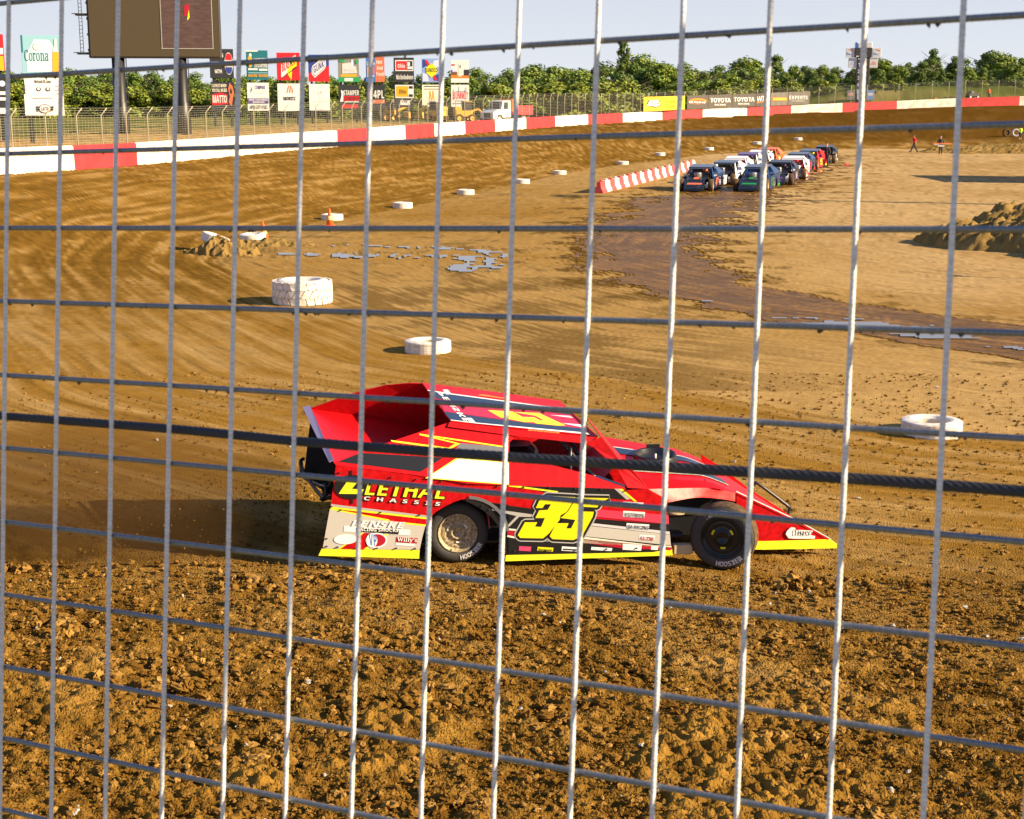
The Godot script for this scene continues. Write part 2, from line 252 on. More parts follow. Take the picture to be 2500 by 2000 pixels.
var WALL=[-35.32,1.994,-29.699,-31.32,1.993,-42.699,-24.64,1.991,-54.12,-21.32,1.988,-62.699,-20.963,1.983,-63.974,-20.574,1.976,-65.249,-20.155,1.967,-66.524,-19.704,1.954,-67.8,-19.324,1.938,-69.837,-18.888,1.923,-71.874,-18.396,1.912,-73.913,-17.976,1.906,-76.32,-17.492,1.906,-78.728,-16.946,1.908,-81.138,-16.416,1.91,-83.96,-15.861,1.913,-87.051,-15.225,1.916,-90.143,-14.507,1.924,-93.237,-13.707,1.935,-96.333,-12.827,1.948,-99.43,-11.864,1.962,-102.528,-10.48,1.979,-110.532,-8.466,2.005,-119.79,-6.541,2.045,-127.183,-4.2,2.099,-134.997,-1.621,2.161,-142.662,1.403,2.224,-152.588,4.602,2.287,-162.168,8.652,2.356,-173.067,13.325,2.436,-182.688,16.158,2.524,-188.123,19.131,2.617,-193.561,22.166,2.712,-197.584,25.308,2.807,-201.609,28.62,2.908,-204.293,32,3.019,-206.912,35.274,3.142,-208.476,38.593,3.275,-210.039,42.34,3.415,-211.088,46.12,3.559,-212.137,50.166,3.705,-213.192,54.248,3.848,-214.247,57.13,3.985,-214.614,60.022,4.111,-214.982,62.923,4.223,-215.35,66.007,4.322,-215.706,69.1,4.41,-216.062,72.202,4.488,-216.418,80.202,4.546,-216.418,96.202,4.568,-213.418,112.202,4.544,-206.418,132.202,4.486,-186.418]
var MARKS=[3,7,10,20,21,22,23,24,25,26,27,28,29,31,33,35,37,39,41,44,47]
var TYRES=[6.609,-22.9,-1.711,-29.94,-7.678,-63.89,-5.184,-71.049,-2.509,-81.392,0.629,-92.356,3.273,-103.708,8.782,-119.72,13.263,-135.358,19.319,-148.079,25.993,-160.391,31.876,-168.586,41.427,-180.903]
var INNER=[11.647,-21.136,6.609,-22.9,2.572,-26.241,-1.711,-29.94,-5.292,-37.109,-9.438,-46.959,-10.213,-53.915,-9.549,-55.053,-7.678,-63.89,-5.184,-71.049,-2.509,-81.392,0.629,-92.356,3.273,-103.708,8.782,-119.72,18.525,-142.009,29.187,-154.385,36.307,-158.561,54.333,-160.727,160,-150.727]
var WETLANE=[6.737,-79.638,8.92,-81.752,11.595,-90.551,23.063,-121.278,30.56,-148.246,32.57,-148.246,23.522,-113.865,15.434,-83.224,8.566,-60.12,6.905,-52.367,6.656,-41.566,8.734,-37.109,11.606,-33.433,14.771,-30.299,12.676,-25.854,10.021,-28.725,7.575,-32.049,5.37,-35.212,3.39,-39.559,2.144,-45.774,2.146,-53.915,3.289,-63.23]
var PUD1=[-8.056,-52.367,-5.063,-52.67,-2.14,-51.92,-0.139,-50.621,0,-46.959,-0.123,-44.646,-0.845,-43.782,-2.092,-44.646,-1.293,-46.959,-2.243,-47.951,-4.832,-47.45,-8.127,-49.251,-8.374,-49.927,-4.779,-49.654,-2.574,-49.251,-1.213,-48.985,-1.101,-50.064,-2.798,-50.904,-5.517,-51.48]
var PUD2=[2.869,-41.566,4.69,-37.653,6.973,-35.421,9.285,-33.433,10.592,-30.933,11.03,-29.296,9.707,-30.299,7.656,-32.399,5.814,-34.937,3.747,-38.708]
var PUD3=[20.427,-107.299,28.257,-125.355,24.769,-112.489,18.129,-93.757,15.297,-86.331,13.391,-83.224]
var PACK=[10.122,-83.98,12.448,-90.111,13.951,-96.689,15.944,-104.29,17.458,-109.189,19.236,-115.275,13.374,-83.98,15.789,-90.551,17.781,-97.195,19.628,-104.878,21.825,-111.813,24.842,-121.278]
var BOARDS=[-33.596,-97.368,2.431,9.12,6.868,6.407,4.053,-30.266,-98.371,2.43,9.086,6.681,6.422,4.043,-29.195,-153.617,2.352,10.05,7.182,6.818,3.95,-26.993,-161.783,2.26,10.171,7.128,6.83,3.911,-24.439,-166.889,2.511,10.093,7.151,6.8,3.858,-22.028,-174.037,2.338,10.083,7.106,6.832,3.855,-19.295,-180.16,2.469,10.12,7.133,6.754,3.815,-16.698,-186.307,2.253,10.196,7.206,6.863,3.872,-13.493,-190.407,2.528,10.21,7.204,7.004,4.148,-10.567,-198.585,2.348,10.33,7.299,6.986,4.112,-6.953,-203.698,2.409,10.253,7.305,7.037,4.142]
# ---------------------------------------------------------------- helpers
var M := {}
var numbers := {}

func colour(r: float, g: float, b: float) -> Color:
	return Color(r, g, b).linear_to_srgb()

func mat(key: String, c: Color, rough := 0.8, metal := 0.0, extra := {}) -> StandardMaterial3D:
	if M.has(key): return M[key]
	var m := StandardMaterial3D.new()
	m.albedo_color = c.linear_to_srgb()
	m.roughness = rough
	m.metallic = metal
	for k in extra: m.set(k, extra[k])
	M[key] = m
	return m

func new_st() -> SurfaceTool:
	var st := SurfaceTool.new()
	st.begin(Mesh.PRIMITIVE_TRIANGLES)
	return st

func tri(st: SurfaceTool, a: Vector3, b: Vector3, c: Vector3) -> void:
	st.add_vertex(a); st.add_vertex(b); st.add_vertex(c)

func quad(st: SurfaceTool, a: Vector3, b: Vector3, c: Vector3, d: Vector3) -> void:
	tri(st, a, b, c); tri(st, a, c, d)

func done(st: SurfaceTool, smooth := false) -> ArrayMesh:
	if smooth:
		st.index()
		st.generate_normals()
		return st.commit()
	var arrays := st.commit_to_arrays()
	var v: PackedVector3Array = arrays[Mesh.ARRAY_VERTEX]
	var nrm := PackedVector3Array()
	nrm.resize(v.size())
	for i in range(0, v.size(), 3):
		var n := (v[i + 2] - v[i]).cross(v[i + 1] - v[i]).normalized()
		nrm[i] = n
		nrm[i + 1] = n
		nrm[i + 2] = n
	arrays[Mesh.ARRAY_NORMAL] = nrm
	var m := ArrayMesh.new()
	m.add_surface_from_arrays(Mesh.PRIMITIVE_TRIANGLES, arrays)
	return m

func obj(called: String, mesh: Mesh, m: Material, parent: Node = null) -> MeshInstance3D:
	var o := MeshInstance3D.new()
	o.mesh = mesh
	o.material_override = m
	if parent == null:
		o.name = numbered(called)
		add_child(o)
	else:
		o.name = called
		parent.add_child(o, true)
	return o

func numbered(called: String) -> String:
	var n: int = numbers.get(called, 0)
	numbers[called] = n + 1
	return called if n == 0 else "%s_%03d" % [called, n]

func tag(o: Node, label: String, category: String, group := "", kind := "") -> void:
	if label: o.set_meta("label", label)
	if category: o.set_meta("category", category)
	if group: o.set_meta("group", group)
	if kind: o.set_meta("kind", kind)

func thing(called: String, label: String, category: String, at: Vector3, turn := 0.0, group := "") -> Node3D:
	var o := Node3D.new()
	o.name = numbered(called)
	add_child(o)
	o.position = at
	o.rotation.y = turn
	tag(o, label, category, group)
	return o

func structure(called: String, mesh: Mesh, m: Material) -> MeshInstance3D:
	var o := obj(called, mesh, m)
	o.set_meta("kind", "structure")
	return o

# a box with small chamfers
func box(st: SurfaceTool, c: Vector3, s: Vector3, b := Basis.IDENTITY, ch := 0.0) -> void:
	var h := s * 0.5
	ch = minf(ch, minf(h.x, minf(h.y, h.z)) * 0.6)
	if ch <= 0.0:
		var p: Array[Vector3] = []
		for i in 8:
			p.append(c + b * Vector3(h.x if i & 1 else -h.x, h.y if i & 2 else -h.y, h.z if i & 4 else -h.z))
		for f in [[0, 2, 3, 1], [4, 5, 7, 6], [0, 1, 5, 4], [2, 6, 7, 3], [0, 4, 6, 2], [1, 3, 7, 5]]:
			quad(st, p[f[0]], p[f[1]], p[f[2]], p[f[3]])
		return
	var rings: Array = []
	for lv in [[-h.y, ch], [-h.y + ch, 0.0], [h.y - ch, 0.0], [h.y, ch]]:
		var r: Array[Vector3] = []
		var k: float = lv[1]
		var x: float = h.x - k
		var z: float = h.z - k
		var e := ch
		for q in [Vector2(x - e, -z), Vector2(-x + e, -z), Vector2(-x, -z + e), Vector2(-x, z - e), Vector2(-x + e, z), Vector2(x - e, z), Vector2(x, z - e), Vector2(x, -z + e)]:
			r.append(c + b * Vector3(q.x, lv[0], q.y))
		rings.append(r)
	for i in 3:
		for j in 8:
			quad(st, rings[i][j], rings[i][(j + 1) % 8], rings[i + 1][(j + 1) % 8], rings[i + 1][j])
	for j in range(1, 7):
		tri(st, rings[0][0], rings[0][j + 1], rings[0][j])
		tri(st, rings[3][0], rings[3][j], rings[3][j + 1])

func box_mesh(s: Vector3, c := Vector3.ZERO, ch := 0.0, b := Basis.IDENTITY) -> ArrayMesh:
	var st := new_st()
	box(st, c, s, b, ch)
	return done(st)

func tube(st: SurfaceTool, pts: PackedVector3Array, r0: float, r1: float, n := 8, caps := true) -> void:
	var rings: Array = []
	var ref := Vector3.UP
	for i in pts.size():
		var d: Vector3 = (pts[mini(i + 1, pts.size() - 1)] - pts[maxi(i - 1, 0)]).normalized()
		if absf(d.dot(ref)) > 0.95: ref = Vector3.RIGHT if absf(d.x) < 0.9 else Vector3.BACK
		var x := ref.cross(d).normalized()
		var y := d.cross(x)
		ref = y
		var r := lerpf(r0, r1, float(i) / maxf(1, pts.size() - 1))
		var ring := PackedVector3Array()
		for j in n:
			var a := TAU * j / n
			ring.append(pts[i] + (x * cos(a) + y * sin(a)) * r)
		rings.append(ring)
	for i in pts.size() - 1:
		for j in n:
			var k := (j + 1) % n
			quad(st, rings[i][j], rings[i + 1][j], rings[i + 1][k], rings[i][k])
	if caps:
		for j in range(1, n - 1):
			tri(st, rings[0][0], rings[0][j], rings[0][j + 1])
			var e: PackedVector3Array = rings[-1]
			tri(st, e[0], e[j + 1], e[j])

func tube_mesh(pts: PackedVector3Array, r0: float, r1: float, n := 8) -> ArrayMesh:
	var st := new_st()
	tube(st, pts, r0, r1, n)
	return done(st, true)

# profile: (radius, height) pairs turned round the local y axis
func lathe(st: SurfaceTool, profile: PackedVector2Array, n: int, b := Basis.IDENTITY, c := Vector3.ZERO, close := false) -> void:
	var cnt := profile.size()
	for i in (cnt if close else cnt - 1):
		var p := profile[i]
		var q := profile[(i + 1) % cnt]
		for j in n:
			var a0 := TAU * j / n
			var a1 := TAU * (j + 1) / n
			var A := c + b * Vector3(p.x * cos(a0), p.y, p.x * sin(a0))
			var B := c + b * Vector3(p.x * cos(a1), p.y, p.x * sin(a1))
			var C := c + b * Vector3(q.x * cos(a1), q.y, q.x * sin(a1))
			var D := c + b * Vector3(q.x * cos(a0), q.y, q.x * sin(a0))
			if p.x > 0.0001: tri(st, A, B, C) if q.x > 0.0001 else tri(st, A, B, D)
			if q.x > 0.0001: tri(st, A, C, D)

func v3(a: Array, k := 0) -> Vector3:
	return Vector3(a[k * 3], a[k * 3 + 1], a[k * 3 + 2])

func v3s(a: Array) -> PackedVector3Array:
	var r := PackedVector3Array()
	for i in a.size() / 3: r.append(v3(a, i))
	return r

func v2s(a: Array) -> PackedVector2Array:
	var r := PackedVector2Array()
	for i in a.size() / 2: r.append(Vector2(a[i * 2], a[i * 2 + 1]))
	return r

# a sheet of any outline: extruded by thick to both sides of lift, lift metres along the normal nearest to out
func sheet(st: SurfaceTool, pts: PackedVector3Array, thick: float, lift: float, out: Vector3) -> void:
	var nrm := Vector3.ZERO
	for i in pts.size():
		var p := pts[i]
		var q := pts[(i + 1) % pts.size()]
		nrm += Vector3((p.y - q.y) * (p.z + q.z), (p.z - q.z) * (p.x + q.x), (p.x - q.x) * (p.y + q.y))
	nrm = nrm.normalized()
	if nrm.dot(out) < 0.0: nrm = -nrm
	var x := (pts[1] - pts[0]).normalized()
	x = (x - nrm * x.dot(nrm)).normalized()
	var y := nrm.cross(x)
	var flat := PackedVector2Array()
	for p in pts: flat.append(Vector2(p.dot(x), p.dot(y)))
	var ids := Geometry2D.triangulate_polygon(flat)
	if ids.is_empty(): 
		ids = PackedInt32Array()
		for i in range(1, pts.size() - 1): ids.append_array([0, i, i + 1])
	var hi := nrm * (lift + thick * 0.5)
	var lo := nrm * (lift - thick * 0.5)
	for i in ids.size() / 3:
		var a := pts[ids[i * 3]]
		var b := pts[ids[i * 3 + 1]]
		var c := pts[ids[i * 3 + 2]]
		if (b - a).cross(c - a).dot(nrm) > 0.0:
			var t := b; b = c; c = t
		tri(st, a + hi, b + hi, c + hi)
		tri(st, a + lo, c + lo, b + lo)
	for i in pts.size():
		var p := pts[i]
		var q := pts[(i + 1) % pts.size()]
		quad(st, p + lo, q + lo, q + hi, p + hi)

func sheet_mesh(pts: PackedVector3Array, thick: float, lift: float, out: Vector3) -> ArrayMesh:
	var st := new_st()
	sheet(st, pts, thick, lift, out)
	return done(st)

var fonts := {}
func text_mesh(t: String, bold := 700, family := "Droid Sans", depth := 0.01) -> TextMesh:
	var key := family + str(bold)
	if not fonts.has(key):
		var f := SystemFont.new()
		f.font_names = PackedStringArray([family])
		f.font_weight = bold
		fonts[key] = f
	var tm := TextMesh.new()
	tm.font = fonts[key]
	tm.text = t
	tm.font_size = 32
	tm.pixel_size = 0.01
	tm.depth = depth
	tm.curve_step = 2.0
	return tm

# lettering stretched over the frame given by its bottom left, bottom right and top left corners
func letters(t: String, bl: Vector3, br: Vector3, tl: Vector3, out: Vector3, m: Material, parent: Node, called := "lettering", bold := 700, family := "Droid Sans", thick := 0.004) -> MeshInstance3D:
	var tm := text_mesh(t, bold, family, 1.0)
	var bb := tm.get_aabb()
	var right := br - bl
	var up := tl - bl
	var nrm := right.cross(up).normalized()
	if nrm.dot(out) < 0.0: nrm = -nrm
	var o := obj(called, tm, m, parent)
	var cap := 0.232
	var bas := Basis(right / maxf(bb.size.x, 0.01), up / maxf(bb.size.y, 0.01), nrm * thick)
	o.transform = Transform3D(bas, bl - bas * Vector3(bb.position.x, bb.position.y, 0.0) + nrm * thick * 0.5)
	return o

func rough_noise(freq: float, seed_: int, kind := FastNoiseLite.TYPE_SIMPLEX_SMOOTH, oct := 3) -> FastNoiseLite:
	var n := FastNoiseLite.new()
	n.seed = seed_
	n.noise_type = kind
	n.frequency = freq
	n.fractal_octaves = oct
	if oct <= 1: n.fractal_type = FastNoiseLite.FRACTAL_NONE
	return n

func noise_tex(freq: float, seed_: int, size := 512, bump := 0.0, lo := Color.BLACK, hi := Color.WHITE, oct := 5) -> NoiseTexture2D:
	var t := NoiseTexture2D.new()
	t.width = size
	t.height = size
	t.seamless = true
	t.noise = rough_noise(freq, seed_, FastNoiseLite.TYPE_SIMPLEX, oct)
	if bump > 0.0:
		t.as_normal_map = true
		t.bump_strength = bump
	else:
		var g := Gradient.new()
		g.set_color(0, lo)
		g.set_color(1, hi)
		t.color_ramp = g
	return t
# ---------------------------------------------------------------- ground
var inner := PackedVector2Array()
var inner_poly := PackedVector2Array()
var wall := PackedVector3Array()
var wall2 := PackedVector2Array()
var outer_poly := PackedVector2Array()
var wet_poly := PackedVector2Array()
var pud_polys: Array = []
var n_big := rough_noise(0.05, 1)
var n_mid := rough_noise(0.35, 2)
var n_fine := rough_noise(2.2, 3)
var n_clod := rough_noise(7.2, 4, FastNoiseLite.TYPE_CELLULAR, 1)
var n_clod2 := rough_noise(21.0, 6, FastNoiseLite.TYPE_CELLULAR, 1)
var n_groove := rough_noise(1.0, 7, FastNoiseLite.TYPE_SIMPLEX_SMOOTH, 4)
var hit_d := 0.0
var hit_s := 0.0
var hit_y := 0.0

# nearest point of a line: distance, run along it
func nearest(line: PackedVector2Array, p: Vector2) -> void:
	var best := 1e12
	var run := 0.0
	for i in line.size() - 1:
		var a := line[i]
		var d := line[i + 1] - a
		var l2 := d.length_squared()
		var t := clampf((p - a).dot(d) / l2, 0.0, 1.0)
		var q := (a + d * t).distance_squared_to(p)
		if q < best:
			best = q
			hit_s = i + t
			hit_y = run + sqrt(l2) * t
		run += sqrt(l2)
	hit_d = sqrt(best)

func wall_height(s: float) -> float:
	var i := clampi(int(s), 0, wall.size() - 2)
	return lerpf(wall[i].y, wall[i + 1].y, s - i)

func base_height(p: Vector2) -> float:
	var q := -p.y
	var h := 0.0
	if q < 40.0:
		var w := smoothstep(9.0, 13.0, q) * (1.0 - smoothstep(19.0, 30.0, q))
		h -= w * 0.036 * (clampf(p.x, -1.5, 4.5) + 0.7)
		return h
	if Geometry2D.is_point_in_polygon(p, inner_poly): return h
	if not Geometry2D.is_point_in_polygon(p, outer_poly):
		nearest(wall2, p)
		var e := wall_height(hit_s)
		var rise := smoothstep(36.0, 62.0, p.x) * smoothstep(3.0, 26.0, hit_d) * 3.6
		return lerpf(e, 2.4 + 1.2 * smoothstep(20.0, 50.0, p.x), smoothstep(2.0, 22.0, hit_d)) + rise - 0.25 * (1.0 - smoothstep(0.0, 2.0, hit_d))
	nearest(inner, p)
	var di := hit_d
	nearest(wall2, p)
	var f := di / (di + hit_d + 0.001)
	f = lerpf(f, f * f * (3.0 - 2.0 * f), 0.6)
	return wall_height(hit_s) * f * smoothstep(40.0, 52.0, q)

func ground_y(x: float, z: float) -> float:
	return base_height(Vector2(x, z))

func build_ground() -> void:
	inner = v2s(INNER)
	inner_poly = inner.duplicate()
	inner_poly.append(Vector2(160, -20))
	wall = v3s(WALL)
	for p in wall: wall2.append(Vector2(p.x, p.z))
	outer_poly = wall2.duplicate()
	outer_poly.append(Vector2(200, 60))
	outer_poly.append(Vector2(-80, 60))
	wet_poly = v2s(WETLANE)
	pud_polys = [v2s(PUD1), v2s(PUD2), v2s(PUD3)]
	n_clod.cellular_return_type = FastNoiseLite.RETURN_DISTANCE2_SUB
	n_clod2.cellular_return_type = FastNoiseLite.RETURN_DISTANCE2_SUB
	# distances of the rows: dense near by, wider far away
	var rows := PackedFloat32Array()
	var y := 2150.0
	while y > 287.0:
		var t := deg_to_rad(11.73) + atan((y - 1000.0) / 3635.0)
		rows.append(5.0 / tan(t))
		y -= 2.9 if y > 1300.0 else (2.6 if y > 600.0 else 1.6)
	rows.append_array([360.0, 420.0, 520.0])
	var cols := 470
	var verts := PackedVector3Array()
	var cls := PackedColorArray()
	var wet := PackedFloat32Array()
	var pud := PackedFloat32Array()
	var dry := Color(0.61, 0.388, 0.145)
	var tan_ := Color(0.395, 0.213, 0.041)
	var dark := Color(0.115, 0.060, 0.010)
	var grass_a := Color(0.13, 0.16, 0.03)
	var grass_b := Color(0.38, 0.31, 0.10)
	for q in rows:
		var half := q * 0.344 * 2.0 + 1.5
		var far := q > 40.0
		for j in cols:
			var uu := lerpf(-1.0, 1.0, float(j) / (cols - 1))
			var x := half * (uu * 0.60 + 0.40 * uu * uu * uu * uu * uu)
			var p := Vector2(x, -q)
			var h := base_height(p)
			var inside := false
			var outside := false
			if far:
				inside = Geometry2D.is_point_in_polygon(p, inner_poly)
				if not inside: outside = not Geometry2D.is_point_in_polygon(p, outer_poly)
			elif q > 22.0:
				inside = Geometry2D.is_point_in_polygon(p, inner_poly)
			var big := n_big.get_noise_2d(x, -q)
			var mid := n_mid.get_noise_2d(x, -q)
			var fine := n_fine.get_noise_2d(x, -q)
			var c: Color
			var wv := 0.0
			var pv := 0.0
			if outside:
				nearest(wall2, p)
				var g := smoothstep(16.0, 40.0, hit_d + mid * 14.0 + big * 14.0)
				if x > 34.0: g = smoothstep(1.0, 3.0, hit_d + mid)
				c = dry.lerp(grass_b.lerp(grass_a, clampf(0.5 + big * 1.4 + smoothstep(30.0, 60.0, x) * 0.4, 0, 1)), g)
				c = c * (1.0 + 0.25 * fine)
				h += mid * 0.15 + fine * 0.05
			else:
				nearest(inner, p)
				var gr := n_groove.get_noise_2d(hit_d * 1.6, hit_y * 0.07)
				var gr2 := n_groove.get_noise_2d(hit_d * 5.0 + 90.0, hit_y * 0.16)
				var gr3 := n_groove.get_noise_2d(hit_d * 13.0 - 40.0, hit_y * 0.5 + 300.0)
				if inside:
					var k := clampf(0.72 + big * 0.8 + mid * 0.35 + gr2 * 0.3 + smoothstep(5.0, 16.0, x) * 0.3, 0.0, 1.0)
					c = tan_.lerp(dry.lerp(Color(0.70, 0.470, 0.215), smoothstep(6.0, 14.0, x)), k)
					wv = 0.0
					if q < 140.0 and q > 26.0:
						if Geometry2D.is_point_in_polygon(p + Vector2(mid * 0.03 * q + gr3 * 0.03 * q, mid * 0.02 * q + gr3 * 0.035 * q), wet_poly): wv = 1.0
						for pp in pud_polys:
							if Geometry2D.is_point_in_polygon(p + Vector2(mid * 0.8 + fine * 0.5, fine * 0.42 + n_groove.get_noise_2d(x * 9.0, q * 4.0) * 0.6), pp) and (fine * 0.7 + mid * 0.5 + n_groove.get_noise_2d(x * 2.5, q * 9.0) * 1.1 > -0.32 if pp == pud_polys[0] else n_mid.get_noise_2d(x * 0.30 + q * 0.2, q * 1.5) + fine * 0.12 > 0.04): pv = 1.0
						var damp := smoothstep(-0.05, 0.35, mid * 0.55 + big * 0.6 + gr2 * 0.55) * smoothstep(110.0, 70.0, q) * smoothstep(8.0, 2.0, x) * 0.65
						damp = maxf(damp, smoothstep(0.15, 0.5, gr2 + mid * 0.4) * 0.35)
						c = c.lerp(dark, damp)
					if wv > 0.5:
						c = dark.lerp(tan_, clampf(0.12 + fine * 0.25 + gr2 * 0.7 + mid * 0.25, 0, 0.8))
					elif q < 140.0 and Geometry2D.is_point_in_polygon(p + Vector2(mid * 0.10 * q, gr * 0.08 * q), wet_poly):
						c = c.lerp(dark, clampf(0.45 + gr2 * 0.5, 0, 0.8))
					c = c * (1.0 + 0.30 * gr3)
					h += mid * 0.02 + fine * 0.006
				else:
					# the racing surface: tyre grooves run along it
					var k := clampf(0.50 + gr * 1.0 + gr2 * 0.55 + mid * 0.5 + big * 0.3, 0.0, 1.0)
					c = dark.lerp(tan_, 0.35 + k * 0.65)
					c = c.lerp(dry, smoothstep(0.62, 1.0, k) * 0.6)
					c = c * (1.0 + 0.45 * gr3)
					var edge := smoothstep(0.0, 1.0, hit_d / 30.0)
					c = c.lerp(Color(0.15, 0.072, 0.012), clampf(0.25 * edge + smoothstep(12.0, 34.0, x) * 0.6 * smoothstep(6.0, 14.0, hit_d) * smoothstep(60.0, 90.0, q), 0, 0.85))
					h += gr2 * 0.03 * smoothstep(120.0, 50.0, q) * smoothstep(30.0, 46.0, q)
					if q < 46.0:
						# crumbs kicked up near the fence
						var cl := smoothstep(17.2, 11.6, q + mid * 2.6 + x * 0.10 + fine * 0.8)
						var c1 := clampf(n_clod.get_noise_2d(x + mid * 0.05, -q * 1.0 + fine * 0.03) + 1.0, 0.0, 1.0)
						var c2 := clampf(n_clod2.get_noise_2d(x, -q) + 1.0, 0.0, 1.0)
						var rough := smoothstep(26.0, 17.0, q) * smoothstep(-0.3, 0.5, mid + 0.1)
						var heavy := smoothstep(-0.25, 0.35, mid + big * 0.5)
						h += cl * (c1 * (0.035 + 0.060 * heavy) + c2 * 0.036 + fine * 0.055 + maxf(mid, 0.0) * 0.08) + (1.0 - cl) * rough * (c2 * 0.014 + c1 * 0.008 + fine * 0.008)
						h += gr2 * 0.012 * (1.0 - cl) * smoothstep(46.0, 30.0, q)
						var near_c := tan_.lerp(dry, clampf(0.35 + gr * 0.9 + mid * 0.5, 0, 1)).lerp(dark, smoothstep(0.1, 0.6, gr2 * 0.8 + mid * 0.5 + fine * 0.3) * 0.45) * (1.0 + 0.35 * gr3)
						var moist := Color(0.160, 0.080, 0.016)
						near_c = near_c.lerp(moist.lerp(tan_, clampf(0.4 + fine * 0.7 + mid * 0.4, 0, 1)), maxf(cl, smoothstep(19.0, 15.0, q) * 0.65))
						c = near_c.lerp(c, smoothstep(28.0, 45.0, q))
			c = c * (1.0 + 0.16 * fine)
			verts.append(Vector3(x, h, -q))
			cls.append(Color(clampf(c.r, 0.01, 0.9), clampf(c.g, 0.01, 0.9), clampf(c.b, 0.008, 0.9)))
			wet.append(wv)
			pud.append(pv)
	var idx := PackedInt32Array()
	var nr := rows.size()
	for i in nr - 1:
		for j in cols - 1:
			var a := i * cols + j
			idx.append_array([a, a + cols, a + 1, a + 1, a + cols, a + cols + 1])
	structure("ground", grid_mesh(verts, cls, idx), M.dirt)
	# wet mud and standing water lie a few millimetres over the dirt
	for kind in 2:
		var st_v := PackedVector3Array()
		var st_c := PackedColorArray()
		var st_i := PackedInt32Array()
		var map := {}
		for i in nr - 1:
			for j in cols - 1:
				var a := i * cols + j
				var corners := [a, a + cols, a + 1, a + cols + 1]
				var all := true
				for v in corners:
					if (wet[v] if kind == 0 else pud[v]) < 0.5: all = false
				if not all: continue
				for v in corners:
					if not map.has(v):
						map[v] = st_v.size()
						var pt := verts[v]
						pt.y = pt.y + 0.006 if kind == 0 else 0.026
						st_v.append(pt)
						st_c.append(cls[v])
				st_i.append_array([map[corners[0]], map[corners[1]], map[corners[2]], map[corners[2]], map[corners[1]], map[corners[3]]])
		if st_v.is_empty(): continue
		structure("wet_mud" if kind == 0 else "water", grid_mesh(st_v, st_c, st_i), M.wet if kind == 0 else M.water)
	# the plain that carries everything as far as the horizon
	var st := new_st()
	quad(st, Vector3(-900, -0.6, 300), Vector3(900, -0.6, 300), Vector3(900, -0.6, -1500), Vector3(-900, -0.6, -1500))
	structure("terrain", done(st), mat("plain", Color(0.20, 0.17, 0.07), 0.95))

func grid_mesh(v: PackedVector3Array, c: PackedColorArray, idx: PackedInt32Array) -> ArrayMesh:
	var nrm := PackedVector3Array()
	nrm.resize(v.size())
	for k in range(0, idx.size(), 3):
		var n := (v[idx[k + 2]] - v[idx[k]]).cross(v[idx[k + 1]] - v[idx[k]])
		nrm[idx[k]] += n
		nrm[idx[k + 1]] += n
		nrm[idx[k + 2]] += n
	for k in nrm.size(): nrm[k] = nrm[k].normalized() if nrm[k].y >= 0.0 else -nrm[k].normalized()
	var arrays := []
	arrays.resize(Mesh.ARRAY_MAX)
	arrays[Mesh.ARRAY_VERTEX] = v
	arrays[Mesh.ARRAY_NORMAL] = nrm
	arrays[Mesh.ARRAY_COLOR] = c
	arrays[Mesh.ARRAY_INDEX] = idx
	var m := ArrayMesh.new()
	m.add_surface_from_arrays(Mesh.PRIMITIVE_TRIANGLES, arrays)
	return m

# ---------------------------------------------------------------- wall and the fence on it
func inward(i: int) -> Vector3:
	var d := wall[mini(i + 1, wall.size() - 1)] - wall[maxi(i - 1, 0)]
	return Vector3(-d.z, 0, d.x).normalized()

func build_wall() -> void:
	var w := thing("barrier_wall", "long concrete barrier wall painted in red and white blocks round the track", "barrier wall", Vector3.ZERO)
	var ends: Array = MARKS.duplicate()
	ends.push_front(0)
	ends.append(wall.size() - 1)
	for b in ends.size() - 1:
		var st := new_st()
		var i0: int = ends[b]
		var i1: int = ends[b + 1]
		var prof := [Vector2(0.06, -0.5), Vector2(0.02, 1.0), Vector2(-0.04, 1.06), Vector2(-0.24, 1.06), Vector2(-0.30, 1.0), Vector2(-0.34, -0.5)]
		for i in range(i0, i1):
			for k in prof.size():
				var p: Vector2 = prof[k]
				var q: Vector2 = prof[(k + 1) % prof.size()]
				var a := wall[i]
				var c := wall[i + 1]
				var na := inward(i)
				var nc := inward(i + 1)
				if i == i0: a = a.lerp(c, 0.012 / maxf(0.02, a.distance_to(c)))
				quad(st, a + na * p.x + Vector3.UP * p.y, c + nc * p.x + Vector3.UP * p.y, c + nc * q.x + Vector3.UP * q.y, a + na * q.x + Vector3.UP * q.y)
		for e in [i0, i1]:
			for k in range(1, prof.size() - 1):
				tri(st, wall[e] + inward(e) * prof[0].x + Vector3.UP * prof[0].y, wall[e] + inward(e) * prof[k].x + Vector3.UP * prof[k].y, wall[e] + inward(e) * prof[k + 1].x + Vector3.UP * prof[k + 1].y)
		var is_red := b % 2 == 0 and b > 1
		is_red = b >= 2 and b % 2 == 0
		obj("concrete_block", done(st), M.wall_red if is_red else M.wall_white, w)

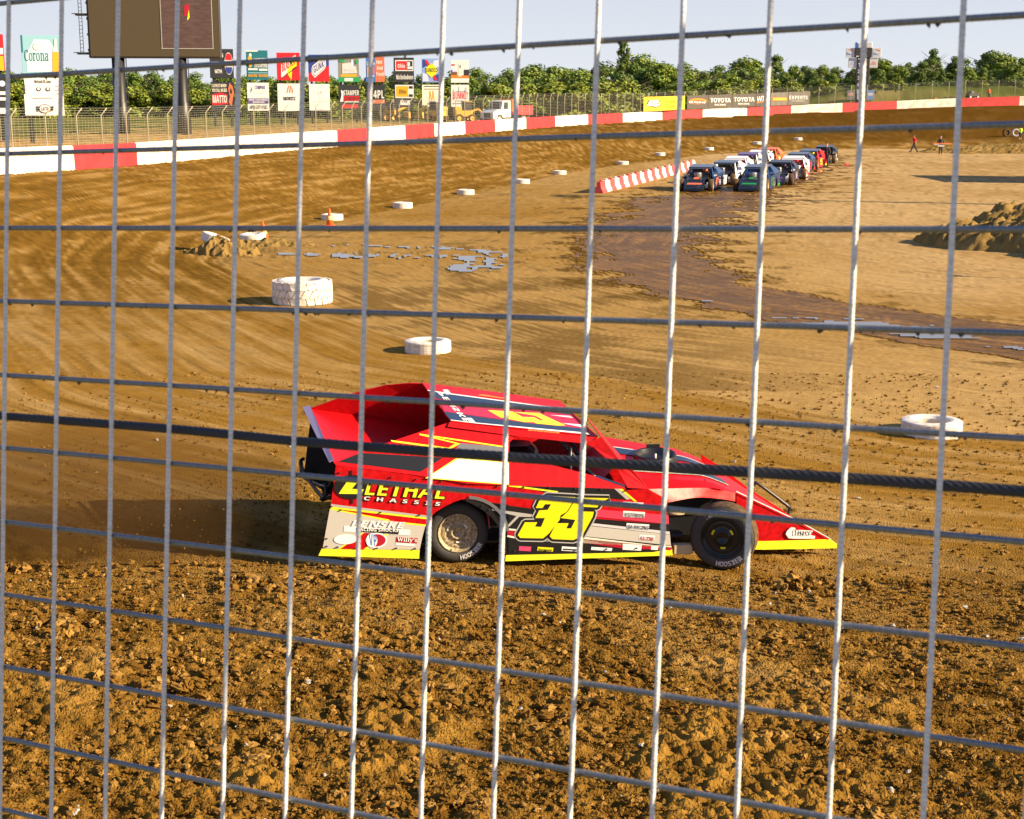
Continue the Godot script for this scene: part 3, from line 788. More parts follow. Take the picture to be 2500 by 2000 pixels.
func build_track_fence() -> void:
	var f := thing("track_fence", "see-through wire catch fence on bent cream posts above the red and white wall", "fence", Vector3.ZERO)
	var run := 0.0
	var next := 0.5
	var tops := PackedVector3Array()
	var feet := PackedVector3Array()
	var ins := PackedVector3Array()
	for i in wall.size() - 1:
		var l := wall[i].distance_to(wall[i + 1])
		while next < run + l:
			var t := (next - run) / l
			feet.append(wall[i].lerp(wall[i + 1], t) + Vector3(0, 1.05, 0) - inward(i) * 0.14)
			ins.append(inward(i).lerp(inward(i + 1), t).normalized())
			next += 2.45
		run += l
	var strands := 15
	var wires := new_st()
	var prev := PackedVector3Array()
	for k in feet.size():
		var hgt := 1.62 + 0.75 * smoothstep(10.0, 60.0, k)
		var bend := lerpf(0.30, 0.05, smoothstep(45.0, 62.0, k))
		var a := feet[k]
		var b := a + Vector3(0, hgt * 0.80, 0)
		var c := a + Vector3(0, hgt, 0) + ins[k] * bend
		var st := new_st()
		tube(st, PackedVector3Array([a, b, c]), 0.035, 0.03, 6)
		obj("post", done(st, true), M.fence_post, f)
		var here := PackedVector3Array()
		for s in strands + 1:
			var h := float(s) / strands
			here.append((a.lerp(b, h / 0.8) if h < 0.8 else b.lerp(c, (h - 0.8) / 0.2)) + ins[k] * 0.04)
		if k > 0:
			for s in strands + 1: tube(wires, PackedVector3Array([prev[s], here[s]]), 0.0055, 0.0055, 3, false)
			for v in 8:
				var t := (v + 0.5) / 8.0
				tube(wires, PackedVector3Array([prev[0].lerp(here[0], t), prev[12].lerp(here[12], t), prev[strands].lerp(here[strands], t)]), 0.004, 0.004, 3, false)
		prev = here
	var o := obj("wire_mesh", done(wires), M.fence_wire, f)
	o.set_meta("kind", "stuff")

# ---------------------------------------------------------------- heaps of dirt
func heap(called: String, label: String, c: Vector3, rx: float, rz: float, h: float, seed_: int, light: float, turn := 0.0) -> void:
	var n1 := rough_noise(0.9 / rx, seed_, FastNoiseLite.TYPE_SIMPLEX_SMOOTH, 4)
	var n2 := rough_noise(4.0, seed_ + 1, FastNoiseLite.TYPE_CELLULAR, 2)
	var n3 := rough_noise(1.3, seed_ + 2, FastNoiseLite.TYPE_SIMPLEX, 5)
	n3.fractal_type = FastNoiseLite.FRACTAL_RIDGED
	var v := PackedVector3Array()
	var cl := PackedColorArray()
	var idx := PackedInt32Array()
	var n := 150
	for i in n + 1:
		for j in n + 1:
			var u := Vector2(lerpf(-1.3, 1.3, i / float(n)), lerpf(-1.3, 1.3, j / float(n)))
			var p := Vector2(u.x * rx, u.y * rz).rotated(turn)
			var r := u.length() + n1.get_noise_2d(p.x, p.y) * 0.45
			var k := pow(clampf(1.0 - r, 0.0, 1.0), 0.60)
			var y := k * h * (1.0 + 0.25 * n1.get_noise_2d(p.x * 2.0 + 50.0, p.y * 2.0))
			var cr := n2.get_noise_2d(p.x, p.y)
			y += ((cr + n3.get_noise_2d(p.x, p.y) * 1.5) * 0.15 * minf(h, 1.0)) * smoothstep(0.0, 0.25, k)
			if k <= 0.001: y = -0.12
			v.append(Vector3(p.x, y, p.y))
			var grain := clampf(0.55 + cr * 0.5 + n1.get_noise_2d(p.x * 3.0, p.y * 3.0) * 0.4, 0, 1)
			cl.append(Color(0.30, 0.19, 0.06).lerp(Color(0.52, 0.345, 0.13), grain * light))
	for i in n:
		for j in n:
			var a := i * (n + 1) + j
			idx.append_array([a, a + n + 1, a + 1, a + 1, a + n + 1, a + n + 2])
	var o := obj(called, grid_mesh(v, cl, idx), M.dirt)
	o.position = c
	tag(o, label, "dirt pile")

func build_mounds() -> void:
	heap("dirt_mound", "tall crumbly dirt mound in the infield with a ragged left end", Vector3(21.4, 0, -52.0), 5.9, 5.4, 2.0, 71, 1.0, 0.15)
	heap("dirt_mound", "low bulldozed dirt ridge behind the person carrying a board", Vector3(51.0, -0.1, -150.0), 12.0, 7.0, 1.1, 81, 1.15)
	heap("dirt_mound", "small brown dirt lump under the tilted white tyre", Vector3(-9.55, -0.02, -49.4), 1.25, 0.85, 0.62, 91, 0.7)
	heap("dirt_mound", "flat scrap of pushed-up dirt beside the white tyre with a cone", Vector3(-8.7, -0.02, -52.6), 1.5, 0.8, 0.28, 95, 0.75)
# ---------------------------------------------------------------- trees
func crown_mesh(seed_: int, h: float, w: float, count: int, tone: Color, tall: float, lobes: int) -> ArrayMesh:
	var rng := RandomNumberGenerator.new()
	rng.seed = seed_
	var v := PackedVector3Array()
	var nrm := PackedVector3Array()
	var cl := PackedColorArray()
	var lob: Array = []
	for i in lobes:
		var a := rng.randf() * TAU
		var t := rng.randf()
		var yy := lerpf(h * tall, h * 0.9, t)
		var rr := w * 0.5 * (1.0 - 0.75 * t * t) * rng.randf_range(0.25, 0.75)
		lob.append([Vector3(cos(a) * rr, yy, sin(a) * rr), w * rng.randf_range(0.10, 0.23) * (1.0 - 0.4 * t)])
	lob.append([Vector3(0, h * 0.93, 0), w * 0.13])
	for i in count:
		var L: Array = lob[rng.randi() % lob.size()]
		var d := Vector3(rng.randfn(), rng.randfn() * 0.85, rng.randfn()).normalized()
		var c: Vector3 = L[0] + d * (L[1] as float) * pow(rng.randf(), 0.35)
		if c.y < 0.1: c.y = 0.1 + rng.randf() * 0.8
		var s := rng.randf_range(0.07, 0.20)
		var n := (d + Vector3(rng.randfn(), rng.randfn(), rng.randfn()) * 0.55).normalized()
		var x := n.cross(Vector3(rng.randfn(), rng.randfn(), rng.randfn())).normalized()
		var y := n.cross(x)
		# every leaf clump has its own random tone, wherever it sits
		var k := rng.randf_range(0.8, 1.25)
		var col := Color(tone.r * k * rng.randf_range(0.85, 1.2), tone.g * k, tone.b * k * rng.randf_range(0.6, 1.2))
		var A := c + x * s + y * s * rng.randf_range(-0.2, 0.4)
		var B := c + y * s * rng.randf_range(0.7, 1.2)
		var C := c - x * s * rng.randf_range(0.7, 1.2)
		var D := c - y * s * rng.randf_range(0.5, 1.1)
		for p in [A, C, B, A, D, C]:
			v.append(p)
			nrm.append(n)
			cl.append(col)
	var arrays := []
	arrays.resize(Mesh.ARRAY_MAX)
	arrays[Mesh.ARRAY_VERTEX] = v
	arrays[Mesh.ARRAY_NORMAL] = nrm
	arrays[Mesh.ARRAY_COLOR] = cl
	var m := ArrayMesh.new()
	m.add_surface_from_arrays(Mesh.PRIMITIVE_TRIANGLES, arrays)
	return m

func trunk_mesh(seed_: int, h: float, w: float) -> ArrayMesh:
	var rng := RandomNumberGenerator.new()
	rng.seed = seed_
	var st := new_st()
	var top := Vector3(rng.randfn() * 0.3, h * 0.85, rng.randfn() * 0.3)
	var mid := Vector3(rng.randfn() * 0.2, h * 0.4, rng.randfn() * 0.2)
	tube(st, PackedVector3Array([Vector3(0, -0.5, 0), mid, top]), 0.02 * h + 0.06, 0.03, 7)
	for i in 6:
		var t := rng.randf_range(0.3, 0.8)
		var p := mid.lerp(top, t)
		var a := rng.randf() * TAU
		tube(st, PackedVector3Array([p, p + Vector3(cos(a) * w * 0.2, h * 0.08, sin(a) * w * 0.2), p + Vector3(cos(a) * w * 0.36, h * 0.2, sin(a) * w * 0.36)]), 0.09, 0.02, 5)
	return done(st, true)

func build_trees() -> void:
	var rng := RandomNumberGenerator.new()
	rng.seed = 77
	var kinds: Array = []
	var spec := [
		[8.6, 8.6, 9500, Color(0.080, 0.130, 0.014), 0.04, 34, "round dark green tree standing in the wood behind the track", "dark trees in the wood"],
		[9.2, 7.8, 9500, Color(0.110, 0.175, 0.015), 0.05, 32, "mid green leafy tree standing in the wood behind the track", "green trees in the wood"],
		[7.6, 9.0, 9500, Color(0.135, 0.195, 0.016), 0.03, 34, "low spreading light green tree at the edge of the wood", "light trees at the edge of the wood"],
		[10.0, 6.6, 8800, Color(0.095, 0.155, 0.016), 0.06, 30, "upright narrow green tree standing in the wood behind the track", "narrow trees in the wood"],
		[4.6, 6.4, 7000, Color(0.15, 0.19, 0.014), 0.02, 26, "yellowish green bushy shrub in front of the wood", "yellowish shrubs before the wood"],
	]
	for i in spec.size():
		for va in 2:
			var s: Array = spec[i]
			var t := Node3D.new()
			var cr := MeshInstance3D.new()
			cr.name = "crown"
			cr.mesh = crown_mesh(100 + i * 7 + va * 3, s[0], s[1], s[2], s[3], s[4], s[5])
			cr.material_override = M.leaf
			t.add_child(cr)
			var tr := MeshInstance3D.new()
			tr.name = "trunk"
			tr.mesh = trunk_mesh(300 + i * 5 + va, s[0], s[1])
			tr.material_override = M.bark
			t.add_child(tr)
			kinds.append([t, s[0], s[6], s[7]])
	# tops of the wood as seen over the field: bearing (x at 100 m) and height above the eye per 100 m
	var tops := [[-60, 1.6], [-34, 1.65], [-28, 1.85], [-22, 1.6], [-12, 1.55], [-4, 1.7], [2, 2.0], [6, 2.3], [10, 2.5], [12, 2.2], [17, 2.5], [21, 2.3], [26, 2.5], [28, 2.9], [31, 2.6], [34, 2.8], [60, 2.6]]
	for row in 4:
		var dist: float = [215.0, 232.0, 250.0, 275.0][row]
		var b := -58.0
		while b < 58.0:
			b += rng.randf_range(1.2, 2.1)
			if row == 0 and rng.randf() < 0.12: continue
			var d := dist + rng.randf_range(-7.0, 7.0)
			if b < -10.0: d *= 1.1
			if b > 22.0: d += 30.0 if row > 1 else 10.0 + row * 8.0
			elif b > 6.0: d += 16.0 + (b - 6.0)
			var want := 1.7
			for i in tops.size() - 1:
				if b >= tops[i][0] and b <= tops[i + 1][0]:
					want = lerpf(tops[i][1], tops[i + 1][1], inverse_lerp(tops[i][0], tops[i + 1][0], b))
			var x := b * d / 100.0
			var gy := 2.4 + 1.2 * smoothstep(20.0, 50.0, x) + smoothstep(36.0, 62.0, x) * 3.4
			var peak: float = 5.0 + want * d / 100.0 * [0.55, 0.86, 1.0, 1.1][row] * rng.randf_range(0.80, 1.12)
			var ki: int = ([8, 9, 8, 9, 5][rng.randi() % 5] if row == 0 else rng.randi() % 8)
			plant(kinds[ki], Vector3(x, gy - 0.2, -d), (peak - gy) / (kinds[ki][1] as float), rng.randf() * TAU, rng.randf_range(1.2, 1.9) * (1.25 if row == 0 else 1.0))
	# one tall thin tree stands out of the wood
	var tall := thing("tree", "tallest loose-crowned tree rising above the tree line", "tree", Vector3(17.5, 2.5, -240.0))
	obj("crown", crown_mesh(991, 11.8, 5.4, 5200, Color(0.085, 0.14, 0.016), 0.30, 20), M.leaf, tall)
	obj("trunk", trunk_mesh(992, 11.0, 4.0), M.bark, tall)
	for k in kinds: (k[0] as Node3D).free()

func plant(kind: Array, at: Vector3, s: float, turn: float, wide: float) -> void:
	var t: Node3D = (kind[0] as Node3D).duplicate()
	t.name = numbered("shrub" if (kind[2] as String).contains("shrub") else "tree")
	add_child(t)
	t.position = at
	t.rotation.y = turn
	t.scale = Vector3(s * wide, s, s * wide)
	tag(t, kind[2], "shrub" if (kind[2] as String).contains("shrub") else "tree", kind[3])

# ---------------------------------------------------------------- billboards
# a print is a list of [kind, colour, ...] in panel units, 0..1 from the lower left corner
func print_panel(parent: Node3D, c: Vector3, w: float, h: float, ops: Array) -> void:
	var k := 0
	for op in ops:
		k += 1
		var z := 0.051 + 0.006 * k
		var m: Material = M[op[1]]
		var at := func(x: float, y: float) -> Vector3: return c + Vector3((x - 0.5) * w, (y - 0.5) * h, z)
		match op[0]:
			"rect":
				var pts := PackedVector3Array([at.call(op[2], op[3]), at.call(op[4], op[3]), at.call(op[4], op[5]), at.call(op[2], op[5])])
				obj("print_patch", sheet_mesh(pts, 0.003, 0.0, Vector3.BACK), m, parent)
			"poly":
				var pts := PackedVector3Array()
				var a: Array = op[2]
				for i in a.size() / 2: pts.append(at.call(a[i * 2], a[i * 2 + 1]))
				obj("print_patch", sheet_mesh(pts, 0.003, 0.0, Vector3.BACK), m, parent)
			"oval":
				var pts := PackedVector3Array()
				for i in 20: pts.append(at.call(op[2] + op[4] * cos(TAU * i / 20.0), op[3] + op[5] * sin(TAU * i / 20.0)))
				obj("print_patch", sheet_mesh(pts, 0.003, 0.0, Vector3.BACK), m, parent)
			"text":
				var tilt: float = op[7] if op.size() > 7 else 0.0
				letters(op[2], at.call(op[3], op[4]), at.call(op[5], op[4] + tilt), at.call(op[3], op[6]), Vector3.BACK, m, parent, "lettering", 800 if op.size() < 9 else 400, "Droid Sans" if op.size() < 9 else op[8])

func build_billboards() -> void:
	mat("sky_print", Color(0.24, 0.46, 0.56), 0.5)
	mat("pale_sky", Color(0.46, 0.64, 0.72), 0.5)
	mat("paper", Color(0.72, 0.71, 0.70), 0.6)
	mat("photo_grey", Color(0.22, 0.22, 0.20), 0.6)
	mat("ink", Color(0.02, 0.022, 0.03), 0.6)
	mat("violet", Color(0.10, 0.08, 0.26), 0.6)
	mat("sign_red", Color(0.62, 0.012, 0.02), 0.55)
	mat("amber", Color(0.75, 0.38, 0.015), 0.5)
	mat("deep_blue", Color(0.025, 0.045, 0.26), 0.5)
	mat("sky_blue", Color(0.22, 0.34, 0.66), 0.5)
	mat("salmon", Color(0.70, 0.15, 0.07), 0.55)
	mat("faint_red", Color(0.72, 0.38, 0.34), 0.6)
	mat("faint_grey", Color(0.52, 0.52, 0.54), 0.6)
	mat("teal_ink", Color(0.02, 0.13, 0.17), 0.55)
	mat("brown_print", Color(0.16, 0.08, 0.05), 0.6)
	mat("pale_blue", Color(0.55, 0.60, 0.80), 0.6)
	var data := [
		["red and amber billboard over a dark striped panel on black posts", "sign_red", [["rect", "paper", 0.05, 0.45, 0.98, 0.62], ["rect", "amber", 0.05, 0.0, 0.98, 0.4], ["oval", "paper", 0.8, 0.52, 0.15, 0.1]],
			"ink", [["rect", "sign_red", 0.3, 0.0, 0.75, 0.6], ["oval", "pale_blue", 0.9, 0.85, 0.08, 0.08], ["rect", "paper", 0.8, 0.55, 0.97, 0.64], ["rect", "paper", 0.8, 0.4, 0.98, 0.48], ["rect", "paper", 0.8, 0.05, 0.98, 0.2]]],
		["pale blue billboard with a beer bottle over a white crest panel", "sky_print", [["poly", "pale_sky", [0.12, 0.04, 0.92, 0.04, 0.92, 0.55, 0.72, 0.88, 0.34, 0.9, 0.12, 0.5]], ["rect", "teal", 0.0, 0.55, 0.05, 1.0], ["text", "teal_ink", "Corona", 0.08, 0.33, 0.68, 0.62, 0.0, "Droid Serif"], ["poly", "amber", [0.76, 0.0, 0.97, 0.0, 0.95, 0.56, 0.79, 0.56]], ["poly", "cream", [0.80, 0.57, 0.94, 0.57, 0.91, 0.74, 0.90, 0.92, 0.85, 0.92, 0.84, 0.74]], ["oval", "cream", 0.40, 0.70, 0.09, 0.09], ["rect", "cream", 0.33, 0.74, 0.48, 0.79]],
			"paper", [["text", "ink", "WeSeeLED.com", 0.28, 0.86, 0.70, 0.94], ["oval", "ink", 0.38, 0.70, 0.06, 0.06], ["oval", "paper", 0.38, 0.71, 0.035, 0.04], ["oval", "ink", 0.62, 0.70, 0.06, 0.06], ["oval", "paper", 0.62, 0.71, 0.035, 0.04], ["poly", "ink", [0.30, 0.10, 0.37, 0.12, 0.37, 0.24, 0.29, 0.25]], ["poly", "ink", [0.72, 0.12, 0.65, 0.12, 0.65, 0.24, 0.74, 0.25]], ["oval", "ink", 0.51, 0.18, 0.15, 0.12], ["oval", "paper", 0.51, 0.18, 0.135, 0.10], ["text", "ink", "LATTE", 0.42, 0.13, 0.60, 0.22], ["rect", "faint_grey", 0.25, 0.47, 0.75, 0.49], ["poly", "ink", [0.0, 0.55, 0.04, 0.6, 0.03, 0.95, 0.0, 0.97]], ["poly", "ink", [1.0, 0.50, 0.96, 0.56, 0.97, 0.95, 1.0, 0.97]], ["rect", "faint_grey", 0.04, 0.6, 0.12, 0.62], ["rect", "faint_grey", 0.04, 0.7, 0.14, 0.72], ["rect", "faint_grey", 0.04, 0.8, 0.12, 0.82], ["rect", "faint_grey", 0.87, 0.6, 0.96, 0.62], ["rect", "faint_grey", 0.86, 0.7, 0.96, 0.72], ["rect", "faint_grey", 0.88, 0.8, 0.96, 0.82]]],
		["dark billboard with a red and blue oval over a panel with a pink shape", "ink", [["text", "paper", "LOVE IS", 0.06, 0.72, 0.58, 0.84], ["text", "paper", "BETTER", 0.04, 0.42, 0.60, 0.56], ["text", "paper", "WITH", 0.20, 0.17, 0.50, 0.30], ["oval", "paper", 0.80, 0.50, 0.18, 0.38], ["poly", "sign_red", [0.65, 0.62, 0.67, 0.75, 0.73, 0.83, 0.80, 0.86, 0.88, 0.83, 0.93, 0.75, 0.95, 0.62]], ["poly", "deep_blue", [0.65, 0.38, 0.67, 0.26, 0.73, 0.17, 0.80, 0.14, 0.88, 0.17, 0.93, 0.26, 0.95, 0.38]], ["text", "ink", "PEPSI", 0.66, 0.43, 0.94, 0.58]],
			"ink", [["text", "cream", "I LOVE IT WHEN", 0.05, 0.82, 0.66, 0.93], ["text", "cream", "YOU CALL ME BIG", 0.05, 0.66, 0.68, 0.77], ["poly", "sign_red", [0.04, 0.2, 0.7, 0.24, 0.7, 0.56, 0.4, 0.64, 0.04, 0.56]], ["text", "paper", "MATTO", 0.07, 0.28, 0.66, 0.54], ["poly", "salmon", [0.74, 0.3, 0.86, 0.16, 0.92, 0.45, 0.98, 0.6, 0.92, 0.85, 0.80, 0.97, 0.74, 0.75, 0.80, 0.5]], ["poly", "ink", [0.80, 0.62, 0.90, 0.58, 0.90, 0.72, 0.82, 0.8]]]],
		["teal billboard with an orange badge over a white panel with a violet band", "teal", [["rect", "cream", 0.0, 0.96, 0.55, 1.0], ["oval", "amber", 0.18, 0.62, 0.11, 0.20], ["oval", "cream", 0.20, 0.84, 0.06, 0.06], ["text", "paper", "LAKESIDE", 0.36, 0.60, 0.95, 0.74], ["rect", "paper", 0.36, 0.52, 0.97, 0.55], ["text", "paper", "EXCAVATING", 0.38, 0.42, 0.97, 0.52], ["rect", "paper", 0.08, 0.33, 0.52, 0.39], ["rect", "paper", 0.58, 0.31, 0.97, 0.38], ["rect", "sky_print", 0.08, 0.22, 0.97, 0.25], ["text", "amber", "HAULING  GRADING", 0.08, 0.10, 0.97, 0.19]],
			"paper", [["poly", "teal_ink", [0.17, 0.60, 0.20, 0.72, 0.24, 0.72, 0.20, 0.86, 0.15, 0.72]], ["text", "violet", "COMPASS", 0.36, 0.77, 0.84, 0.90], ["rect", "faint_grey", 0.3, 0.70, 0.9, 0.715], ["rect", "faint_grey", 0.3, 0.62, 0.85, 0.635], ["rect", "faint_grey", 0.38, 0.50, 0.9, 0.51], ["rect", "violet", 0.02, 0.26, 0.98, 0.45], ["text", "paper", "SERVE YOUR NEEDS", 0.06, 0.36, 0.94, 0.43], ["text", "paper", "BANKING", 0.25, 0.28, 0.78, 0.34], ["text", "ink", "419-207-1122", 0.12, 0.07, 0.92, 0.20]]],
		["red billboard with slanted yellow and white lettering over a white panel", "sign_red", [["poly", "paper", [0.18, 0.10, 0.20, 0.58, 0.82, 0.92, 0.84, 0.60, 0.30, 0.15]], ["poly", "yellow", [0.42, 0.28, 0.60, 0.62, 0.86, 0.86, 0.86, 0.52, 0.66, 0.42, 0.62, 0.02]], ["text", "sign_red", "BLASTER", 0.24, 0.30, 0.80, 0.60, 0.28], ["poly", "ink", [0.22, 0.08, 0.88, 0.46, 0.86, 0.50, 0.24, 0.12]]],
			"paper", [["poly", "salmon", [0.38, 0.66, 0.43, 0.66, 0.52, 0.93, 0.47, 0.93]], ["poly", "salmon", [0.49, 0.66, 0.54, 0.66, 0.61, 0.93, 0.56, 0.93]], ["poly", "salmon", [0.62, 0.66, 0.68, 0.66, 0.66, 0.80, 0.62, 0.88]], ["text", "ink", "MORITZ", 0.26, 0.39, 0.78, 0.52]]],
		["blue and red billboard with a tilted white oval over a nearly blank white panel", "deep_blue", [["poly", "sign_red", [0.0, 0.0, 1.0, 0.0, 1.0, 0.58, 0.0, 0.30]], ["poly", "paper", [0.16, 0.28, 0.30, 0.14, 0.78, 0.46, 0.86, 0.60, 0.84, 0.82, 0.72, 0.90, 0.22, 0.60, 0.16, 0.50]], ["poly", "deep_blue", [0.20, 0.30, 0.31, 0.19, 0.75, 0.48, 0.82, 0.60, 0.80, 0.79, 0.72, 0.84, 0.25, 0.57, 0.20, 0.49]], ["poly", "paper", [0.22, 0.31, 0.32, 0.22, 0.74, 0.50, 0.80, 0.61, 0.78, 0.77, 0.71, 0.81, 0.26, 0.55, 0.22, 0.48]], ["text", "deep_blue", "GUNK", 0.26, 0.30, 0.76, 0.54, 0.26]],
			"paper", [["poly", "faint_red", [0.42, 0.62, 0.50, 0.60, 0.44, 0.72]], ["poly", "faint_red", [0.62, 0.62, 0.54, 0.68, 0.60, 0.76]], ["oval", "faint_grey", 0.52, 0.92, 0.02, 0.02], ["oval", "faint_red", 0.52, 0.45, 0.025, 0.02], ["rect", "faint_grey", 0.2, 0.36, 0.85, 0.37], ["rect", "faint_grey", 0.35, 0.05, 0.7, 0.06]]],
		["grey photo billboard with a green foot over a black and red panel", "photo_grey", [["rect", "paper", 0.0, 0.92, 1.0, 1.0], ["rect", "green", 0.0, 0.0, 1.0, 0.18], ["rect", "paper", 0.3, 0.03, 0.7, 0.15], ["rect", "amber", 0.12, 0.20, 0.88, 0.30], ["poly", "silver", [0.2, 0.32, 0.9, 0.34, 0.86, 0.6, 0.7, 0.62, 0.6, 0.75, 0.2, 0.7]], ["oval", "pale_blue", 0.68, 0.72, 0.06, 0.16], ["oval", "green", 0.2, 0.82, 0.14, 0.07], ["oval", "green", 0.9, 0.78, 0.08, 0.08], ["rect", "faint_grey", 0.3, 0.42, 0.8, 0.5]],
			"ink", [["text", "paper", "STAMPER", 0.24, 0.60, 0.98, 0.80], ["rect", "sign_red", 0.26, 0.38, 0.98, 0.57], ["text", "ink", "CONCRETE", 0.30, 0.40, 0.96, 0.54], ["rect", "paper", 0.28, 0.33, 0.97, 0.36], ["poly", "paper", [0.06, 0.35, 0.22, 0.35, 0.24, 0.75, 0.12, 0.82, 0.14, 0.6]], ["rect", "sign_red", 0.14, 0.10, 0.92, 0.24]]],
		["blue and orange billboard over a dark panel with big white letters", "blue", [["rect", "salmon", 0.52, 0.0, 1.0, 1.0], ["text", "paper", "Hot", 0.58, 0.72, 0.88, 0.86], ["text", "paper", "And", 0.58, 0.48, 0.90, 0.64], ["text", "paper", "Fresh", 0.56, 0.24, 0.97, 0.40], ["text", "paper", "Little", 0.05, 0.66, 0.48, 0.82], ["rect", "amber", 0.06, 0.3, 0.34, 0.6], ["rect", "salmon", 0.36, 0.3, 0.46, 0.62], ["rect", "pale_blue", 0.06, 0.2, 0.44, 0.28]],
			"ink", [["text", "paper", "4PL", 0.38, 0.46, 0.96, 0.78], ["rect", "salmon", 0.36, 0.26, 0.98, 0.40], ["poly", "salmon", [0.08, 0.4, 0.16, 0.4, 0.2, 0.7, 0.08, 0.7]]]],
		["black billboard with red and white blocks over a black panel with an amber block", "ink", [["rect", "paper", 0.08, 0.46, 0.97, 0.90], ["rect", "sign_red", 0.12, 0.50, 0.64, 0.86], ["text", "paper", "Ohio", 0.20, 0.58, 0.56, 0.76], ["rect", "ink", 0.66, 0.50, 0.93, 0.86], ["rect", "paper", 0.68, 0.66, 0.80, 0.82], ["rect", "paper", 0.68, 0.54, 0.92, 0.64], ["text", "paper", "Nickelodeon", 0.12, 0.12, 0.95, 0.32]],
			"ink", [["rect", "paper", 0.06, 0.40, 0.97, 0.96], ["rect", "amber", 0.10, 0.45, 0.70, 0.91], ["text", "ink", "Ohio", 0.24, 0.58, 0.60, 0.78], ["rect", "ink", 0.74, 0.80, 0.93, 0.91], ["rect", "ink", 0.74, 0.45, 0.93, 0.56], ["rect", "paper", 0.30, 0.10, 0.78, 0.30], ["text", "ink", "City", 0.40, 0.16, 0.66, 0.32]]],
		["blue billboard with a yellow diamond over a cream panel with two tall letters", "sky_blue", [["poly", "pale_blue", [0.05, 0.05, 0.4, 0.05, 0.3, 0.35, 0.05, 0.4]], ["poly", "pale_blue", [0.6, 0.6, 0.95, 0.65, 0.95, 0.95, 0.65, 0.9]], ["poly", "deep_blue", [0.05, 0.6, 0.3, 0.7, 0.2, 0.95, 0.05, 0.95]], ["poly", "deep_blue", [0.65, 0.1, 0.95, 0.05, 0.95, 0.35, 0.75, 0.3]], ["poly", "sign_red", [0.18, 0.9, 0.30, 0.95, 0.86, 0.1, 0.74, 0.05]], ["poly", "yellow", [0.54, 0.80, 0.84, 0.60, 0.86, 0.42, 0.54, 0.20, 0.22, 0.42, 0.22, 0.60]], ["text", "ink", "SUNOCO", 0.22, 0.42, 0.86, 0.60]],
			"cream", [["rect", "ink", 0.1, 0.91, 0.95, 0.95], ["rect", "photo_grey", 0.1, 0.79, 0.95, 0.83], ["text", "amber", "AA", 0.38, 0.30, 0.70, 0.74], ["text", "ink", "HEARTH & HOME", 0.30, 0.12, 0.78, 0.20], ["rect", "faint_grey", 0.25, 0.04, 0.8, 0.06]]],
		["white and orange billboard with a bottle print over a white panel with red script", "paper", [["rect", "orange", 0.0, 0.20, 1.0, 0.34], ["rect", "brown_print", 0.0, 0.34, 0.35, 0.56], ["rect", "ink", 0.72, 0.32, 1.0, 0.58], ["poly", "cream", [0.42, 0.28, 0.60, 0.28, 0.60, 0.68, 0.55, 0.9, 0.47, 0.9, 0.42, 0.68]], ["rect", "photo_grey", 0.47, 0.64, 0.56, 0.78], ["rect", "sign_red", 0.05, 0.76, 0.22, 0.82], ["rect", "pale_blue", 0.08, 0.48, 0.36, 0.6]],
			"paper", [["text", "sign_red", "SUMMIT", 0.14, 0.36, 0.94, 0.66], ["poly", "sign_red", [0.10, 0.30, 0.16, 0.34, 0.12, 0.62, 0.18, 0.80, 0.10, 0.72]], ["rect", "ink", 0.24, 0.68, 0.84, 0.70], ["rect", "ink", 0.2, 0.26, 0.9, 0.28], ["poly", "faint_grey", [0.4, 0.72, 0.44, 0.98, 0.48, 0.72]], ["poly", "faint_grey", [0.76, 0.72, 0.86, 0.92, 0.92, 0.72]], ["rect", "photo_grey", 0.1, 0.14, 0.85, 0.18]]],
	]
	for i in data.size():
		var r: Array = BOARDS.slice(i * 7, i * 7 + 7)
		var gy := ground_y(r[0], r[1])
		var at := Vector3(r[0], gy, r[1])
		var b := thing("billboard", data[i][0], "billboard", at, -atan2(r[0], -r[1]) * 0.6 + 0.06)
		var w: float = r[2]
		var top: float = r[3] - gy
		for s in [-1, 1]:
			obj("post", box_mesh(Vector3(0.26, top - 0.1 + 0.6, 0.26), Vector3(s * w * 0.36, (top - 0.1 - 0.6) * 0.5, -0.16), 0.02), M.board_post, b)
		for pane in 2:
			var y1: float = r[3 + pane * 2] - gy
			var y0: float = r[4 + pane * 2] - gy
			var c := Vector3(0, (y0 + y1) * 0.5, 0.05)
			var p := obj("upper_panel" if pane == 0 else "lower_panel", box_mesh(Vector3(w, y1 - y0, 0.1), c, 0.01), M[data[i][1 + pane * 2]], b)
			print_panel(p, c, w, y1 - y0, data[i][2 + pane * 2])

